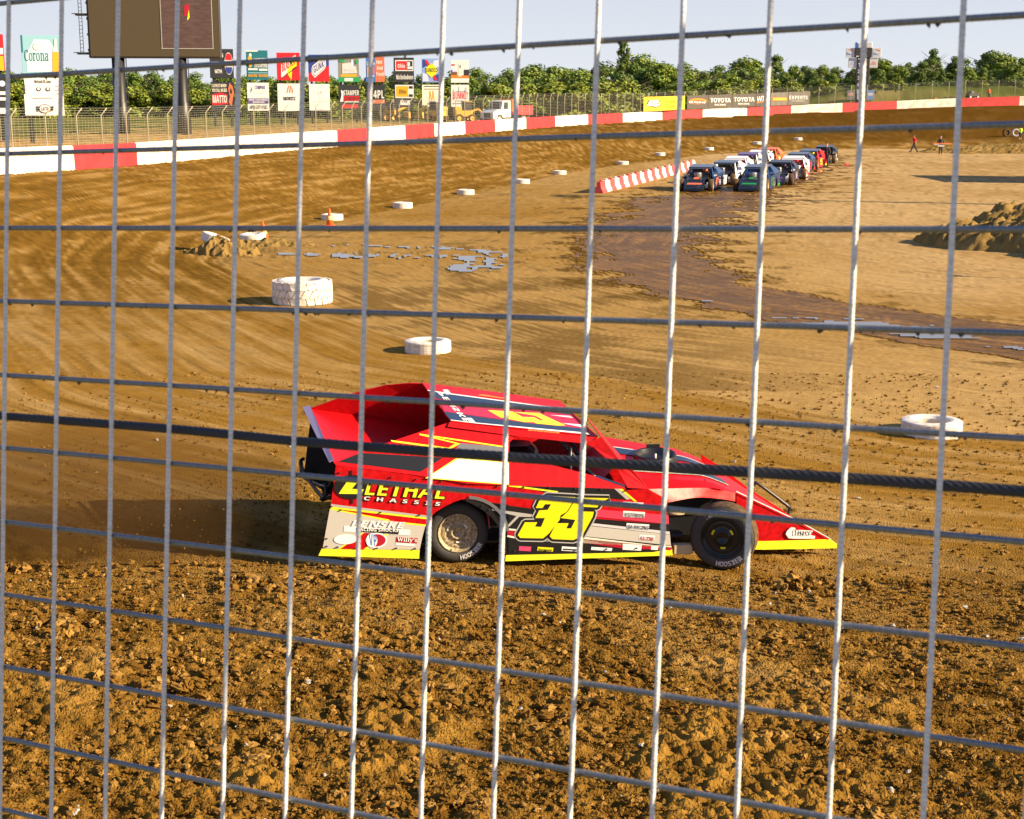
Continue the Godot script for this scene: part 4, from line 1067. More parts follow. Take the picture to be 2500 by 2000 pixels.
func build_video_board() -> void:
	var gy := ground_y(-28.5, -120.0)
	var v := thing("video_board", "huge brown video screen on two thick black pillars behind the wall", "video screen", Vector3(-28.0, gy, -120.0), 0.10)
	var bot := 8.25 - gy
	var hgt := 7.0
	obj("cabinet", box_mesh(Vector3(10.15, hgt, 1.2), Vector3(0, bot + hgt * 0.5, -0.62), 0.04), mat("cabinet", Color(0.03, 0.028, 0.026), 0.7), v)
	var scr := obj("screen", box_mesh(Vector3(9.9, hgt - 0.2, 0.04), Vector3(0.02, bot + hgt * 0.5 + 0.02, 0.0)), mat("screen", Color(0.062, 0.044, 0.020), 0.55, 0.0, {"emission_enabled": true, "emission": Color(0.20, 0.15, 0.08), "emission_energy_multiplier": 0.2}), v)
	# the picture in the screen: brown track with a car shape
	var img := obj("picture", box_mesh(Vector3(3.9, 6.0, 0.02), Vector3(2.55, bot + 0.75 + 3.0, 0.04)), mat("picture", Color(0.10, 0.06, 0.05), 0.5, 0.0, {"emission_enabled": true, "emission": Color(0.2, 0.12, 0.1), "emission_energy_multiplier": 0.4, "albedo_texture": noise_tex(0.02, 61, 256, 0.0, Color(0.7, 0.7, 0.7), Color(1, 1, 1), 4), "uv1_triplanar": true, "uv1_scale": Vector3(0.15, 0.8, 0.3)}), scr)
	for e in [[Vector3(4.05, 0.05, 0.02), Vector3(2.55, bot + 0.73, 0.045)], [Vector3(0.05, 6.0, 0.02), Vector3(0.58, bot + 3.75, 0.045)], [Vector3(0.05, 6.0, 0.02), Vector3(4.52, bot + 3.75, 0.045)]]:
		obj("picture_frame", box_mesh(e[0], e[1]), M.lightgrey, scr)
	var o := Vector3(2.5, bot + 3.2, 0.058)
	obj("picture_patch", sheet_mesh(PackedVector3Array([o + Vector3(-0.1, 0.0, 0.006), o + Vector3(0.3, 0.1, 0.006), o + Vector3(0.3, 0.9, 0.006), o + Vector3(-0.1, 0.8, 0.006)]), 0.004, 0, Vector3.BACK), M.crimson, scr)
	obj("picture_patch", sheet_mesh(PackedVector3Array([o + Vector3(0.1, -0.35, 0.01), o + Vector3(0.3, -0.1, 0.01), o + Vector3(0.26, 0.5, 0.01), o + Vector3(0.18, 0.1, 0.01)]), 0.004, 0, Vector3.BACK), M.lime, scr)
	for s in [-2.95, 1.85]:
		var st := new_st()
		lathe(st, PackedVector2Array([Vector2(0, -0.8), Vector2(0.62, -0.8), Vector2(0.60, 2.4), Vector2(0.52, 2.5), Vector2(0.50, bot + 0.4), Vector2(0, bot + 0.4)]), 20, Basis.IDENTITY, Vector3(s, 0, -0.6))
		var p := obj("pillar", done(st, true), mat("pillar", Color(0.008, 0.007, 0.007), 0.45), v)
		obj("conduit", tube_mesh(PackedVector3Array([Vector3(s + 0.62, 0, -0.5), Vector3(s + 0.62, bot, -0.5)]), 0.04, 0.04, 6), M.board_post, p)
	# ladder and platforms on the left edge
	var lad := new_st()
	for x in [-5.75, -5.52]: tube(lad, PackedVector3Array([Vector3(x, bot + 0.4, -0.4), Vector3(x, bot + hgt, -0.4)]), 0.025, 0.025, 5)
	for k in 22: tube(lad, PackedVector3Array([Vector3(-5.75, bot + 0.5 + k * 0.28, -0.4), Vector3(-5.52, bot + 0.5 + k * 0.28, -0.4)]), 0.018, 0.018, 4)
	obj("ladder", done(lad), M.board_post, v)
	for y in [0.35, 3.3]:
		obj("platform", box_mesh(Vector3(1.0, 0.16, 0.8), Vector3(-5.5, bot + y, -0.5), 0.02), M.board_post, v)
		obj("platform_rail", box_mesh(Vector3(0.5, 0.06, 0.06), Vector3(-6.0, bot + y + 0.06, -0.2)), M.board_post, v)
	for k in 5: obj("bracket", box_mesh(Vector3(0.14, 0.2, 0.3), Vector3(-5.12, bot + 0.6 + k * 1.2, -0.5), 0.02), M.board_post, v)

func build_tower() -> void:
	var x := 49.8
	var z := -217.0
	var gy := ground_y(x, z)
	var t := thing("scoring_tower", "dark scoring pylon with white position numbers and square sponsor panels", "scoring tower", Vector3(x, gy, z), -0.12)
	var top := 13.05 - gy
	obj("column", box_mesh(Vector3(1.75, top - 2.1 + 0.6, 1.2), Vector3(0.05, (top - 2.1 - 0.6) * 0.5, 0), 0.03), mat("tower_dark", Color(0.05, 0.042, 0.040), 0.6), t)
	obj("head", box_mesh(Vector3(2.35, 1.3, 1.4), Vector3(0, top - 1.45, 0), 0.03), M.tower_dark, t)
	var capbox := obj("top_sign", box_mesh(Vector3(2.3, 0.8, 1.4), Vector3(0, top - 0.4, 0), 0.05), M.paper, t)
	obj("print_patch", sheet_mesh(PackedVector3Array([Vector3(-1.15, top - 0.8, 0.71), Vector3(-0.75, top - 0.8, 0.71), Vector3(-0.75, top - 0.3, 0.71), Vector3(-1.0, top, 0.71), Vector3(-1.15, top, 0.71)]), 0.01, 0.01, Vector3.BACK), M.blue, capbox)
	obj("mast", tube_mesh(PackedVector3Array([Vector3(0.1, top, 0), Vector3(0.1, top + 2.1, 0)]), 0.03, 0.015, 5), M.board_post, t)
	for i in 5: letters(str(i + 1), Vector3(-0.72, top - 3.35 - i * 0.92, 0.62), Vector3(-0.42, top - 3.35 - i * 0.92, 0.62), Vector3(-0.72, top - 2.85 - i * 0.92, 0.62), Vector3.BACK, M.paper, t, "lettering", 800)
	obj("print_patch", box_mesh(Vector3(0.38, 0.16, 0.01), Vector3(-0.85, top - 1.95, 0.715)), M.paper, t)
	obj("print_patch", box_mesh(Vector3(0.55, 0.09, 0.01), Vector3(-0.05, top - 1.85, 0.715)), M.paper, t)
	obj("print_patch", box_mesh(Vector3(0.35, 0.14, 0.01), Vector3(-0.56, top - 2.3, 0.62)), M.paper, t)
	for s in [-1, 1]:
		var p := obj("side_panel", box_mesh(Vector3(1.15, 1.3, 0.5), Vector3(s * 1.85, top - 1.45, 0.35), 0.02), M.paper, t)
		obj("print_patch", sheet_mesh(PackedVector3Array([Vector3(s * 1.85 - 0.45, top - 1.75, 0.61), Vector3(s * 1.85 + 0.3, top - 1.75, 0.61), Vector3(s * 1.85 - 0.45, top - 1.4, 0.61)]), 0.01, 0, Vector3.BACK), M.sky_blue, p)
		obj("print_patch", sheet_mesh(PackedVector3Array([Vector3(s * 1.85 - 0.35, top - 0.95, 0.61), Vector3(s * 1.85 + 0.4, top - 1.1, 0.61), Vector3(s * 1.85 + 0.4, top - 1.25, 0.61)]), 0.01, 0, Vector3.BACK), M.salmon, p)
		var q := obj("side_panel", box_mesh(Vector3(1.15, 1.35, 0.4), Vector3(s * 1.45, top - 2.85, 0.3), 0.02), M.paper, t)
		obj("print_patch", sheet_mesh(PackedVector3Array([Vector3(s * 1.45 - 0.4, top - 3.1, 0.51), Vector3(s * 1.45 + 0.4, top - 3.1, 0.51), Vector3(s * 1.45 + 0.3, top - 2.8, 0.51), Vector3(s * 1.45, top - 2.6, 0.51)]), 0.01, 0, Vector3.BACK), M.pale_blue if s < 0 else M.faint_red, q)
	for k in 3:
		var y0 := 5.75 - gy
		var q := obj("base_panel", box_mesh(Vector3(1.05 if k != 1 else 0.95, 1.35 if k != 1 else 1.25, 0.1), Vector3(-1.55 + k * 1.35, y0, 1.0), 0.01), [M.photo_grey, M.paper, M.sky_blue][k], t)
		obj("print_patch", box_mesh(Vector3(0.7, 0.4, 0.01), Vector3(-1.55 + k * 1.35, y0 + 0.1, 1.057)), [M.faint_red, M.silver, M.paper][k], q)
		obj("panel_leg", box_mesh(Vector3(0.1, maxf(0.3, y0), 0.08), Vector3(-1.55 + k * 1.35, y0 * 0.5 - 0.2, 0.9)), M.board_post, q)

# banners tied to the fence: points along the wall by run of its line
func build_banners() -> void:
	mat("banner_dark", Color(0.075, 0.062, 0.052), 0.7)
	mat("banner_grey", Color(0.16, 0.14, 0.12), 0.7)
	mat("banner_yellow", Color(0.72, 0.46, 0.02), 0.6)
	var spec := [
		[16.2, 22.4, "banner_yellow", "yellow banner with a white outlined badge tied to the track fence", [["poly", "ink", [0.05, 0.3, 0.1, 0.72, 0.3, 0.82, 0.38, 0.7, 0.40, 0.35, 0.27, 0.18, 0.2, 0.3]], ["poly", "paper", [0.07, 0.34, 0.12, 0.68, 0.3, 0.77, 0.36, 0.66, 0.38, 0.4, 0.27, 0.25, 0.2, 0.36]], ["text", "ink", "OUTLAW", 0.09, 0.42, 0.36, 0.64], ["text", "amber", "HOT RODS", 0.52, 0.55, 0.76, 0.72], ["text", "amber", "AND DIRT", 0.5, 0.22, 0.78, 0.38]], 1.75],
		[22.75, 26.0, "banner_dark", "dark banner with an orange swoosh logo next to the yellow banner", [["oval", "orange", 0.5, 0.56, 0.44, 0.22], ["oval", "banner_dark", 0.52, 0.5, 0.40, 0.14], ["text", "paper", "MR Track up", 0.08, 0.38, 0.86, 0.58]], 1.75],
		[26.02, 29.6, "banner_dark", "dark banner with white letters beside the orange swoosh banner", [["text", "paper", "TOYOTA", 0.08, 0.42, 0.94, 0.74], ["text", "paper", "RACING", 0.26, 0.18, 0.72, 0.30]], 1.75],
		[29.62, 33.2, "banner_dark", "dark banner with white letters beside the slanted-letter banner", [["text", "paper", "TOYOTA", 0.06, 0.42, 0.94, 0.74], ["text", "paper", "RACING", 0.24, 0.18, 0.72, 0.30]], 1.75],
		[33.22, 35.4, "banner_dark", "narrow dark banner with slanted white letters over an orange line", [["text", "paper", "WIX", 0.05, 0.34, 0.80, 0.72, 0.12], ["poly", "orange", [0.05, 0.22, 0.8, 0.36, 0.8, 0.42, 0.05, 0.30]]], 1.75],
		[35.42, 38.0, "banner_grey", "grey banner with a thin orange box", [["rect", "orange", 0.08, 0.36, 0.95, 0.62], ["rect", "amber", 0.12, 0.41, 0.9, 0.57]], 1.75],
		[38.02, 41.2, "banner_grey", "grey banner with spaced white letters at the end of the banner row", [["text", "paper", "EXPERTS", 0.05, 0.40, 0.90, 0.68], ["rect", "paper", 0.15, 0.26, 0.75, 0.29]], 1.75],
	]
	for s in spec:
		# where the wall line reaches these x
		var p := wall_point_at_x(s[0])
		var q := wall_point_at_x(s[1])
		var w := Vector2(q.x - p.x, q.z - p.z).length() - 0.05
		var mid := (p + q) * 0.5
		var turn := -atan2(q.z - p.z, q.x - p.x)
		var b := thing("fence_banner", s[3], "banner", mid + Vector3(0, 1.12, 0), turn)
		var hgt: float = s[5]
		var slope := (q.y - p.y)
		# a limp sheet
		var st := new_st()
		var n := 14
		for i in n:
			for j in 4:
				var P: Array[Vector3] = []
				for c in [[0, 0], [1, 0], [1, 1], [0, 1]]:
					var u: float = (i + c[0]) / float(n)
					var v: float = (j + c[1]) / 4.0
					P.append(Vector3((u - 0.5) * w, v * hgt + (u - 0.5) * slope, 0.10 + 0.012 * sin(u * 19.0 + v * 2.0)))
				quad(st, P[0], P[3], P[2], P[1])
		var cloth := obj("cloth", done(st, true), M[s[2]], b)
		print_panel(cloth, Vector3(0, hgt * 0.5, 0.08), w, hgt, s[4])

func wall_point_at_x(x: float) -> Vector3:
	for i in range(3, wall.size() - 1):
		if wall[i].x <= x and wall[i + 1].x > x:
			return wall[i].lerp(wall[i + 1], inverse_lerp(wall[i].x, wall[i + 1].x, x))
	return wall[-1]

# ---------------------------------------------------------------- machines behind the wall
func wheel_at(called: String, c: Vector3, r: float, w: float, tm: Material, rm: Material, parent: Node, turn := 0.0) -> MeshInstance3D:
	var b := Basis(Vector3.UP, turn) * Basis(Vector3.RIGHT, PI / 2)
	var st := new_st()
	lathe(st, PackedVector2Array([Vector2(r * 0.60, -w * 0.42), Vector2(r * 0.72, -w * 0.5), Vector2(r * 0.93, -w * 0.47), Vector2(r, -w * 0.36), Vector2(r, w * 0.36), Vector2(r * 0.93, w * 0.47), Vector2(r * 0.72, w * 0.5), Vector2(r * 0.60, w * 0.42)]), 24, b)
	var o := obj(called, done(st, true), tm, parent)
	o.position = c
	var rs := new_st()
	lathe(rs, PackedVector2Array([Vector2(r * 0.61, w * 0.44), Vector2(r * 0.56, w * 0.44), Vector2(r * 0.52, w * 0.30), Vector2(r * 0.24, w * 0.26), Vector2(r * 0.20, w * 0.34), Vector2(0, w * 0.34)]), 20, b)
	lathe(rs, PackedVector2Array([Vector2(r * 0.61, -w * 0.44), Vector2(r * 0.52, -w * 0.36), Vector2(0, -w * 0.30)]), 20, b)
	obj("rim", done(rs, true), rm, o)
	return o

func build_machines() -> void:
	# the dump truck faces left and towards the camera
	var gy := ground_y(-1.2, -177.0)
	var t := thing("dump_truck", "white cab dump truck with a red bed parked behind the wall", "truck", Vector3(-1.2, gy, -177.0), PI + 0.75)
	var prof := PackedVector3Array([Vector3(2.3, 0.55, 1.1), Vector3(2.3, 1.25, 1.1), Vector3(1.75, 1.55, 1.1), Vector3(1.05, 1.62, 1.1), Vector3(0.85, 2.55, 1.1), Vector3(-0.35, 2.62, 1.1), Vector3(-0.45, 0.7, 1.1), Vector3(0.85, 0.7, 1.1), Vector3(1.0, 1.0, 1.1), Vector3(1.6, 1.0, 1.1), Vector3(1.75, 0.55, 1.1)])
	obj("cab", sheet_mesh(prof, 2.2, -1.1, Vector3.BACK), M.paper, t)
	obj("windscreen", sheet_mesh(PackedVector3Array([Vector3(1.07, 1.66, -0.95), Vector3(1.07, 1.66, 0.95), Vector3(0.89, 2.46, 0.9), Vector3(0.89, 2.46, -0.9)]), 0.02, 0.02, Vector3.RIGHT), M.glass, t)
	for s in [-1, 1]:
		obj("side_window", sheet_mesh(PackedVector3Array([Vector3(0.75, 1.65, s * 1.1), Vector3(0.62, 2.42, s * 1.1), Vector3(-0.05, 2.42, s * 1.1), Vector3(-0.05, 1.65, s * 1.1)]), 0.02, 0.012, Vector3(0, 0, s)), M.glass, t)
		obj("headlight", box_mesh(Vector3(0.05, 0.22, 0.3), Vector3(2.31, 1.0, s * 0.85), 0.01), M.silver, t)
		wheel_at("wheel", Vector3(1.3, 0.5, s * 0.95), 0.5, 0.3, M.muddy_rubber, M.silver, t, 0.0 if s > 0 else PI)
		wheel_at("wheel", Vector3(-2.6, 0.5, s * 0.85), 0.5, 0.5, M.muddy_rubber, M.silver, t, 0.0 if s > 0 else PI)
	obj("grille", box_mesh(Vector3(0.04, 0.55, 1.2), Vector3(2.31, 0.95, 0), 0.01), M.dark_panel, t)
	obj("bumper", box_mesh(Vector3(0.2, 0.3, 2.2), Vector3(2.35, 0.45, 0), 0.03), M.dark_panel, t)
	obj("chassis", box_mesh(Vector3(4.6, 0.25, 0.9), Vector3(-1.6, 0.75, 0), 0.02), M.dark_panel, t)
	obj("dump_bed", box_mesh(Vector3(3.2, 1.05, 2.3), Vector3(-2.4, 1.5, 0), 0.04), M.sign_red, t)
	obj("headboard", box_mesh(Vector3(0.15, 1.5, 2.3), Vector3(-0.72, 2.05, 0), 0.02), M.orange, t)
	# three yellow machines
	for k in 3:
		var x: float = [-15.3, -9.6, -5.6][k]
		var z: float = [-192.0, -190.0, -184.0][k]
		var y := ground_y(x, z)
		var m := thing(["wheel_loader", "excavator", "backhoe"][k], ["yellow wheel loader with a raised bucket behind the dark billboards", "yellow excavator with a folded boom behind the cream billboard panel", "yellow backhoe with a curved arm beside the white cab truck"][k], "digger", Vector3(x, y, z), [0.5, 2.7, 0.3][k])
		m.scale = Vector3.ONE * 0.82
		obj("body", box_mesh(Vector3(2.6, 0.9, 1.6), Vector3(-0.4, 1.25, 0), 0.08), M.cat_yellow, m)
		obj("engine_hood", box_mesh(Vector3(1.1, 0.6, 1.3), Vector3(-1.3, 1.95, 0), 0.08), M.cat_yellow, m)
		var cab := obj("cab", box_mesh(Vector3(1.2, 1.3, 1.3), Vector3(0.1, 2.3, 0), 0.06), M.dark_panel, m)
		obj("cab_roof", box_mesh(Vector3(1.3, 0.12, 1.4), Vector3(0.1, 3.0, 0), 0.03), M.cat_yellow if k != 1 else M.paper, cab)
		for s in [-1, 1]:
			for q in [-1.2, 0.8]:
				wheel_at("wheel", Vector3(q, 0.6, s * 0.85), 0.6, 0.45, M.muddy_rubber, M.cat_yellow, m, 0.0 if s > 0 else PI)
			var arm := new_st()
			tube(arm, PackedVector3Array([Vector3(0.7, 1.5, s * 0.4), Vector3(1.8, 2.4 if k == 1 else 1.9, s * 0.4), Vector3(2.6, 1.3 if k != 0 else 2.2, s * 0.4)]), 0.14, 0.11, 6)
			obj("arm", done(arm), M.cat_yellow, m)
		obj("bucket", sheet_mesh(PackedVector3Array([Vector3(2.5, 0.5, 0.9), Vector3(3.2, 0.4, 0.9), Vector3(3.0, 0.9, 0.9), Vector3(2.8, 1.5, 0.9), Vector3(2.5, 1.4, 0.9)]), 1.8, -0.9, Vector3.BACK), M.cat_yellow, m)
	# the small cart on the grass bank
	var cx := 69.0
	var cz := -228.0
	var ct := thing("utility_cart", "dark utility cart parked on the grass bank", "cart", Vector3(cx, ground_y(cx, cz), cz), 0.3)
	obj("body", box_mesh(Vector3(2.0, 0.5, 1.1), Vector3(0, 0.55, 0), 0.08), M.dark_panel, ct)
	obj("roof", box_mesh(Vector3(1.3, 0.06, 1.1), Vector3(-0.1, 1.7, 0), 0.02), M.dark_panel, ct)
	obj("seat", box_mesh(Vector3(0.5, 0.4, 1.0), Vector3(-0.3, 0.95, 0), 0.05), M.grey, ct)
	for s in [-1, 1]:
		for q in [-0.65, 0.65]:
			wheel_at("wheel", Vector3(q, 0.27, s * 0.5), 0.27, 0.2, M.rubber, M.silver, ct, 0.0 if s > 0 else PI)
			obj("roof_post", tube_mesh(PackedVector3Array([Vector3(q * 0.85 - 0.08, 0.75, s * 0.48), Vector3(q * 0.75 - 0.08, 1.7, s * 0.48)]), 0.025, 0.025, 5), M.dark_panel, ct)
# ---------------------------------------------------------------- the red race car
func largest(polys: Array) -> PackedVector2Array:
	var best: PackedVector2Array = polys[0]
	var most := -1.0
	for g in polys:
		var box_ := Rect2(g[0], Vector2.ZERO)
		for q in g: box_ = box_.expand(q)
		if box_.get_area() > most:
			most = box_.get_area()
			best = g
	return best

func strip_mesh(lines: Array, thick: float) -> ArrayMesh:
	var st := new_st()
	var L: Array = []
	for l in lines: L.append(refine(v3s(l), 4))
	for i in L.size() - 1:
		var a: PackedVector3Array = L[i]
		var b: PackedVector3Array = L[i + 1]
		for j in a.size() - 1:
			quad(st, a[j], a[j + 1], b[j + 1], b[j])
	var d := Vector3(0, -thick, 0)
	for i in L.size() - 1:
		var a: PackedVector3Array = L[i]
		var b: PackedVector3Array = L[i + 1]
		for j in a.size() - 1:
			quad(st, a[j] + d, b[j] + d, b[j + 1] + d, a[j + 1] + d)
	return done(st, true)

func refine(p: PackedVector3Array, n: int) -> PackedVector3Array:
	var r := PackedVector3Array()
	for i in p.size() - 1:
		var a := p[maxi(i - 1, 0)]
		var b := p[i]
		var c := p[i + 1]
		var d := p[mini(i + 2, p.size() - 1)]
		for k in n: r.append(b.cubic_interpolate(c, a, d, k / float(n)))
	r.append(p[-1])
	return r

func race_wheel(parent: Node, c: Vector3, turn: float, r: float, w: float, rim: Material, tyre: Material, slots: Material, words: Array, muddy: bool) -> void:
	var o := Node3D.new()
	o.name = "wheel"
	parent.add_child(o, true)
	o.position = c
	o.rotation.y = turn
	# local z is the outer face
	var b := Basis(Vector3.RIGHT, PI / 2)
	var st := new_st()
	lathe(st, PackedVector2Array([Vector2(r * 0.60, -w * 0.40), Vector2(r * 0.70, -w * 0.50), Vector2(r * 0.86, -w * 0.49), Vector2(r * 0.965, -w * 0.42), Vector2(r, -w * 0.30), Vector2(r * 1.004, 0), Vector2(r, w * 0.30), Vector2(r * 0.965, w * 0.42), Vector2(r * 0.86, w * 0.49), Vector2(r * 0.70, w * 0.50), Vector2(r * 0.625, w * 0.44), Vector2(r * 0.60, w * 0.40)]), 48, b)
	obj("tyre", done(st, true), tyre, o)
	# tread cuts stand a little proud
	if muddy:
		var tb := obj("tread", null, M.tan_rubber, o)
		var ts := new_st()
		lathe(ts, PackedVector2Array([Vector2(r * 0.985, -w * 0.40), Vector2(r * 1.012, -w * 0.30), Vector2(r * 1.015, 0), Vector2(r * 1.012, w * 0.30), Vector2(r * 0.985, w * 0.40)]), 48, b)
		tb.mesh = done(ts, true)
	var rs := new_st()
	lathe(rs, PackedVector2Array([Vector2(r * 0.62, w * 0.44), Vector2(r * 0.645, w * 0.47), Vector2(r * 0.62, w * 0.50), Vector2(r * 0.585, w * 0.47), Vector2(r * 0.56, w * 0.36), Vector2(r * 0.50, w * 0.34), Vector2(r * 0.47, w * 0.37), Vector2(r * 0.40, w * 0.34), Vector2(r * 0.24, w * 0.33), Vector2(r * 0.22, w * 0.40), Vector2(r * 0.17, w * 0.41), Vector2(r * 0.15, w * 0.36), Vector2(0.012, w * 0.36), Vector2(0.0, w * 0.30)]), 40, b)
	lathe(rs, PackedVector2Array([Vector2(r * 0.62, -w * 0.42), Vector2(r * 0.5, -w * 0.2), Vector2(0, -w * 0.1)]), 24, b)
	var rm := obj("rim", done(rs, true), rim, o)
	for k in 3:
		var a := TAU * k / 3.0 + 0.6
		var ss := new_st()
		var pts := PackedVector3Array()
		for q in 7:
			var t := a + lerpf(-0.24, 0.24, q / 6.0)
			pts.append(Vector3(cos(t) * r * 0.33, sin(t) * r * 0.33, w * 0.345))
		tube(ss, pts, r * 0.035, r * 0.035, 6)
		obj("slot", done(ss, true), slots, rm)
	for k in 12:
		var a := TAU * (k + 0.3) / 12.0
		var bs := new_st()
		if k % 4 == 0:
			box(bs, Vector3(cos(a) * r * 0.585, sin(a) * r * 0.585, w * 0.465), Vector3(0.016, 0.016, 0.02), Basis.IDENTITY, 0.003)
			obj("rim_bolt", done(bs), M.steel_tube, rm)
	# raised letters on the side wall
	for wd in words:
		var s: String = wd[0]
		var mid: float = wd[1]
		var dir: float = wd[2]
		for i in s.length():
			var a: float = mid - dir * (i - (s.length() - 1) * 0.5) * 0.15
			var rad := Vector3(cos(a), sin(a), 0)
			var tan_v := Vector3(sin(a), -cos(a), 0) * dir
			var up := rad * dir
			var cen := rad * r * 0.80 + Vector3(0, 0, w * 0.505)
			var hx := tan_v * r * 0.055
			var hy := up * r * 0.075
			letters(s[i], cen - hx - hy, cen + hx - hy, cen - hx + hy, Vector3.BACK, M.silver, o, "lettering", 800, "Droid Sans", 0.003)

func build_hero() -> void:
	var car := thing("race_car", "red race car with a big yellow 35 on its side sliding past the fence", "race car", Vector3(-0.6819, 0, -16.5303), deg_to_rad(6.0))
	var outs := {"roof": Vector3.UP, "roof_visor": Vector3.UP, "rear_deck": Vector3.UP, "far_sail": Vector3.BACK, "nose_top": Vector3.UP, "spoiler_lip": Vector3.UP, "cowl": Vector3.UP}
	var panels := {}
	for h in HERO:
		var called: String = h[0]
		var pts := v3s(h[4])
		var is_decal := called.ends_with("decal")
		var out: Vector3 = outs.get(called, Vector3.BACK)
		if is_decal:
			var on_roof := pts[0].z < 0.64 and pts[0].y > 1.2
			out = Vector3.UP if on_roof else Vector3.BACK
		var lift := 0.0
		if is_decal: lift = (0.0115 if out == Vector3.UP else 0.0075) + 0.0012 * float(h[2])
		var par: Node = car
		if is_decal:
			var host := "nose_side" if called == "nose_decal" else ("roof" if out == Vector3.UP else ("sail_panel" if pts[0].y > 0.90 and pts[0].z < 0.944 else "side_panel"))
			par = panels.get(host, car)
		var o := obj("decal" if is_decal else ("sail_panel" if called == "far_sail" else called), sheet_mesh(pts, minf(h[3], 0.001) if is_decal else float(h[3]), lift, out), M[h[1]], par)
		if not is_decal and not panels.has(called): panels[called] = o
	# the big side number with dark and pale outlines
	for k in 3:
		for src in [NUM3, NUM5]:
			var p := v3s(src)
			var flat := PackedVector2Array()
			for q in p: flat.append(Vector2(q.x, q.y))
			var grown: Array = [flat] if k == 2 else Geometry2D.offset_polygon(flat, [0.042, 0.028][k], Geometry2D.JOIN_ROUND)
			for g in grown:
				if g != largest(grown): continue
				var pts := PackedVector3Array()
				for q in g: pts.append(Vector3(q.x, q.y, 0.945))
				obj("number" if k == 2 else "number_outline", sheet_mesh(pts, 0.001, 0.0075 + 0.0012 * (5 + k), Vector3.BACK), [M.lightgrey, M.black, M.yellow][k], panels.side_panel)
	for t in HERO_TEXT:
		var f := v3s(t[2])
		var out := Vector3.UP if f[0].y > 1.3 else Vector3.BACK
		var lift := out * 0.0172
		var host: Node = panels.roof if out == Vector3.UP else (panels.nose_side if f[0].x > 3.3 else panels.side_panel)
		var r := (f[1] - f[0])
		if t[3] == 1:
			for d in [Vector3(0.008, 0.006, 0), Vector3(-0.008, -0.006, 0), Vector3(0.008, -0.008, 0)]:
				letters(t[0], f[0] + d + lift - out * 0.0012, f[1] + d + lift - out * 0.0012, f[2] + d + lift - out * 0.0012, out, M.black, host, "letter_outline", 800, "Droid Sans", 0.001)
		letters(t[0], f[0] + lift, f[1] + lift, f[2] + lift, out, M[t[1]], host, "lettering", 800 if t[0] != "Duco" else 400, "Droid Sans" if t[0] != "Duco" and t[0] != "Willy's" else "Droid Serif", 0.001)
	# round target mark, oval badges
	for e in [[CROSS, 0.185, 0.135, "black", 6, 0.0], [VPLOGO, 0.118, 0.085, "white", 6, 0.0], [VPLOGO, 0.100, 0.070, "crimson", 7, 0.0], [VPLOGO, 0.06, 0.08, "white", 8, -0.05], [OVAL, 0.125, 0.055, "white", 6, 0.0]]:
		var c: Vector3 = v3(e[0]) + Vector3(e[5], 0, 0)
		var pts := PackedVector3Array()
		for i in 24: pts.append(c + Vector3(cos(TAU * i / 24.0) * e[1], sin(TAU * i / 24.0) * e[2], 0))
		obj("decal", sheet_mesh(pts, 0.001, 0.0075 + 0.0012 * e[4], Vector3.BACK), M[e[3]], panels.side_panel)
	var cr := v3(CROSS)
	for d in [Vector3(0, 0.15, 0), Vector3(0, -0.15, 0)]:
		obj("decal", box_mesh(Vector3(0.02, 0.07, 0.003), cr + d + Vector3(0, 0, 0.015)), M.black, panels.side_panel)
	obj("decal", sheet_mesh(PackedVector3Array([cr + Vector3(-0.14, -0.07, 0), cr + Vector3(-0.05, 0.06, 0), cr + Vector3(0.06, 0.05, 0), cr + Vector3(0.0, -0.02, 0), cr + Vector3(0.13, -0.03, 0), cr + Vector3(0.10, -0.08, 0)]), 0.001, 0.0162, Vector3.BACK), M.lime, panels.side_panel)
	# bolts
	var bm := SphereMesh.new()
	bm.radius = 0.013
	bm.height = 0.018
	bm.radial_segments = 8
	bm.rings = 4
	for p in v3s(BOLTS):
		var o := obj("bolt", bm, M.steel_tube, car)
		o.position = p + Vector3(0, 0, 0.016)
	# hood, its rolled edge, the fender
	obj("hood", strip_mesh(HOOD, 0.012), M.red, car)
	obj("hood_edge", strip_mesh(HOOD_EDGE, 0.012), M.red, car)
	obj("front_fender", strip_mesh(FENDER, 0.012), M.red, car)
	# dark blue bands down the hood
	var a0 := v3s(HOOD[1])
	var a1 := v3s(HOOD[2])
	var a2 := v3s(HOOD[3])
	var a3 := v3s(HOOD[4])
	for band in [[0.1, 0.62, "navy", 0.010], [0.06, 0.1, "white", 0.010], [1.35, 1.9, "navy", 0.010], [1.9, 1.95, "cream", 0.011]]:
		var lo := PackedVector3Array()
		var hi := PackedVector3Array()
		for i in 4:
			var rows := [a0[i], a1[i], a2[i], a3[i]]
			for pass_ in 2:
				var t: float = band[pass_] * 1.25
				var q: Vector3 = (rows[int(t)] as Vector3).lerp(rows[mini(int(t) + 1, 3)], t - int(t)) + Vector3(0, band[3], 0)
				if pass_ == 0: lo.append(q)
				else: hi.append(q)
		var fl: Array = []
		for l in [lo, hi]:
			var arr: Array = []
			for q in l: arr.append_array([q.x, q.y, q.z])
			fl.append(arr)
		obj("hood_stripe", strip_mesh(fl, 0.002), M[band[2]], car)
	# air cleaner standing through the hood
	var ac := v3(AIR) + Vector3(-0.02, 0.05, 0.0)
	var st := new_st()
	lathe(st, PackedVector2Array([Vector2(0.27, -0.28), Vector2(0.245, -0.02), Vector2(0.235, 0.0), Vector2(0.215, -0.01), Vector2(0.205, -0.06), Vector2(0, -0.06)]), 32, Basis(Vector3.RIGHT, 0.07), ac)
	var air := obj("air_cleaner", done(st, true), M.black, car)
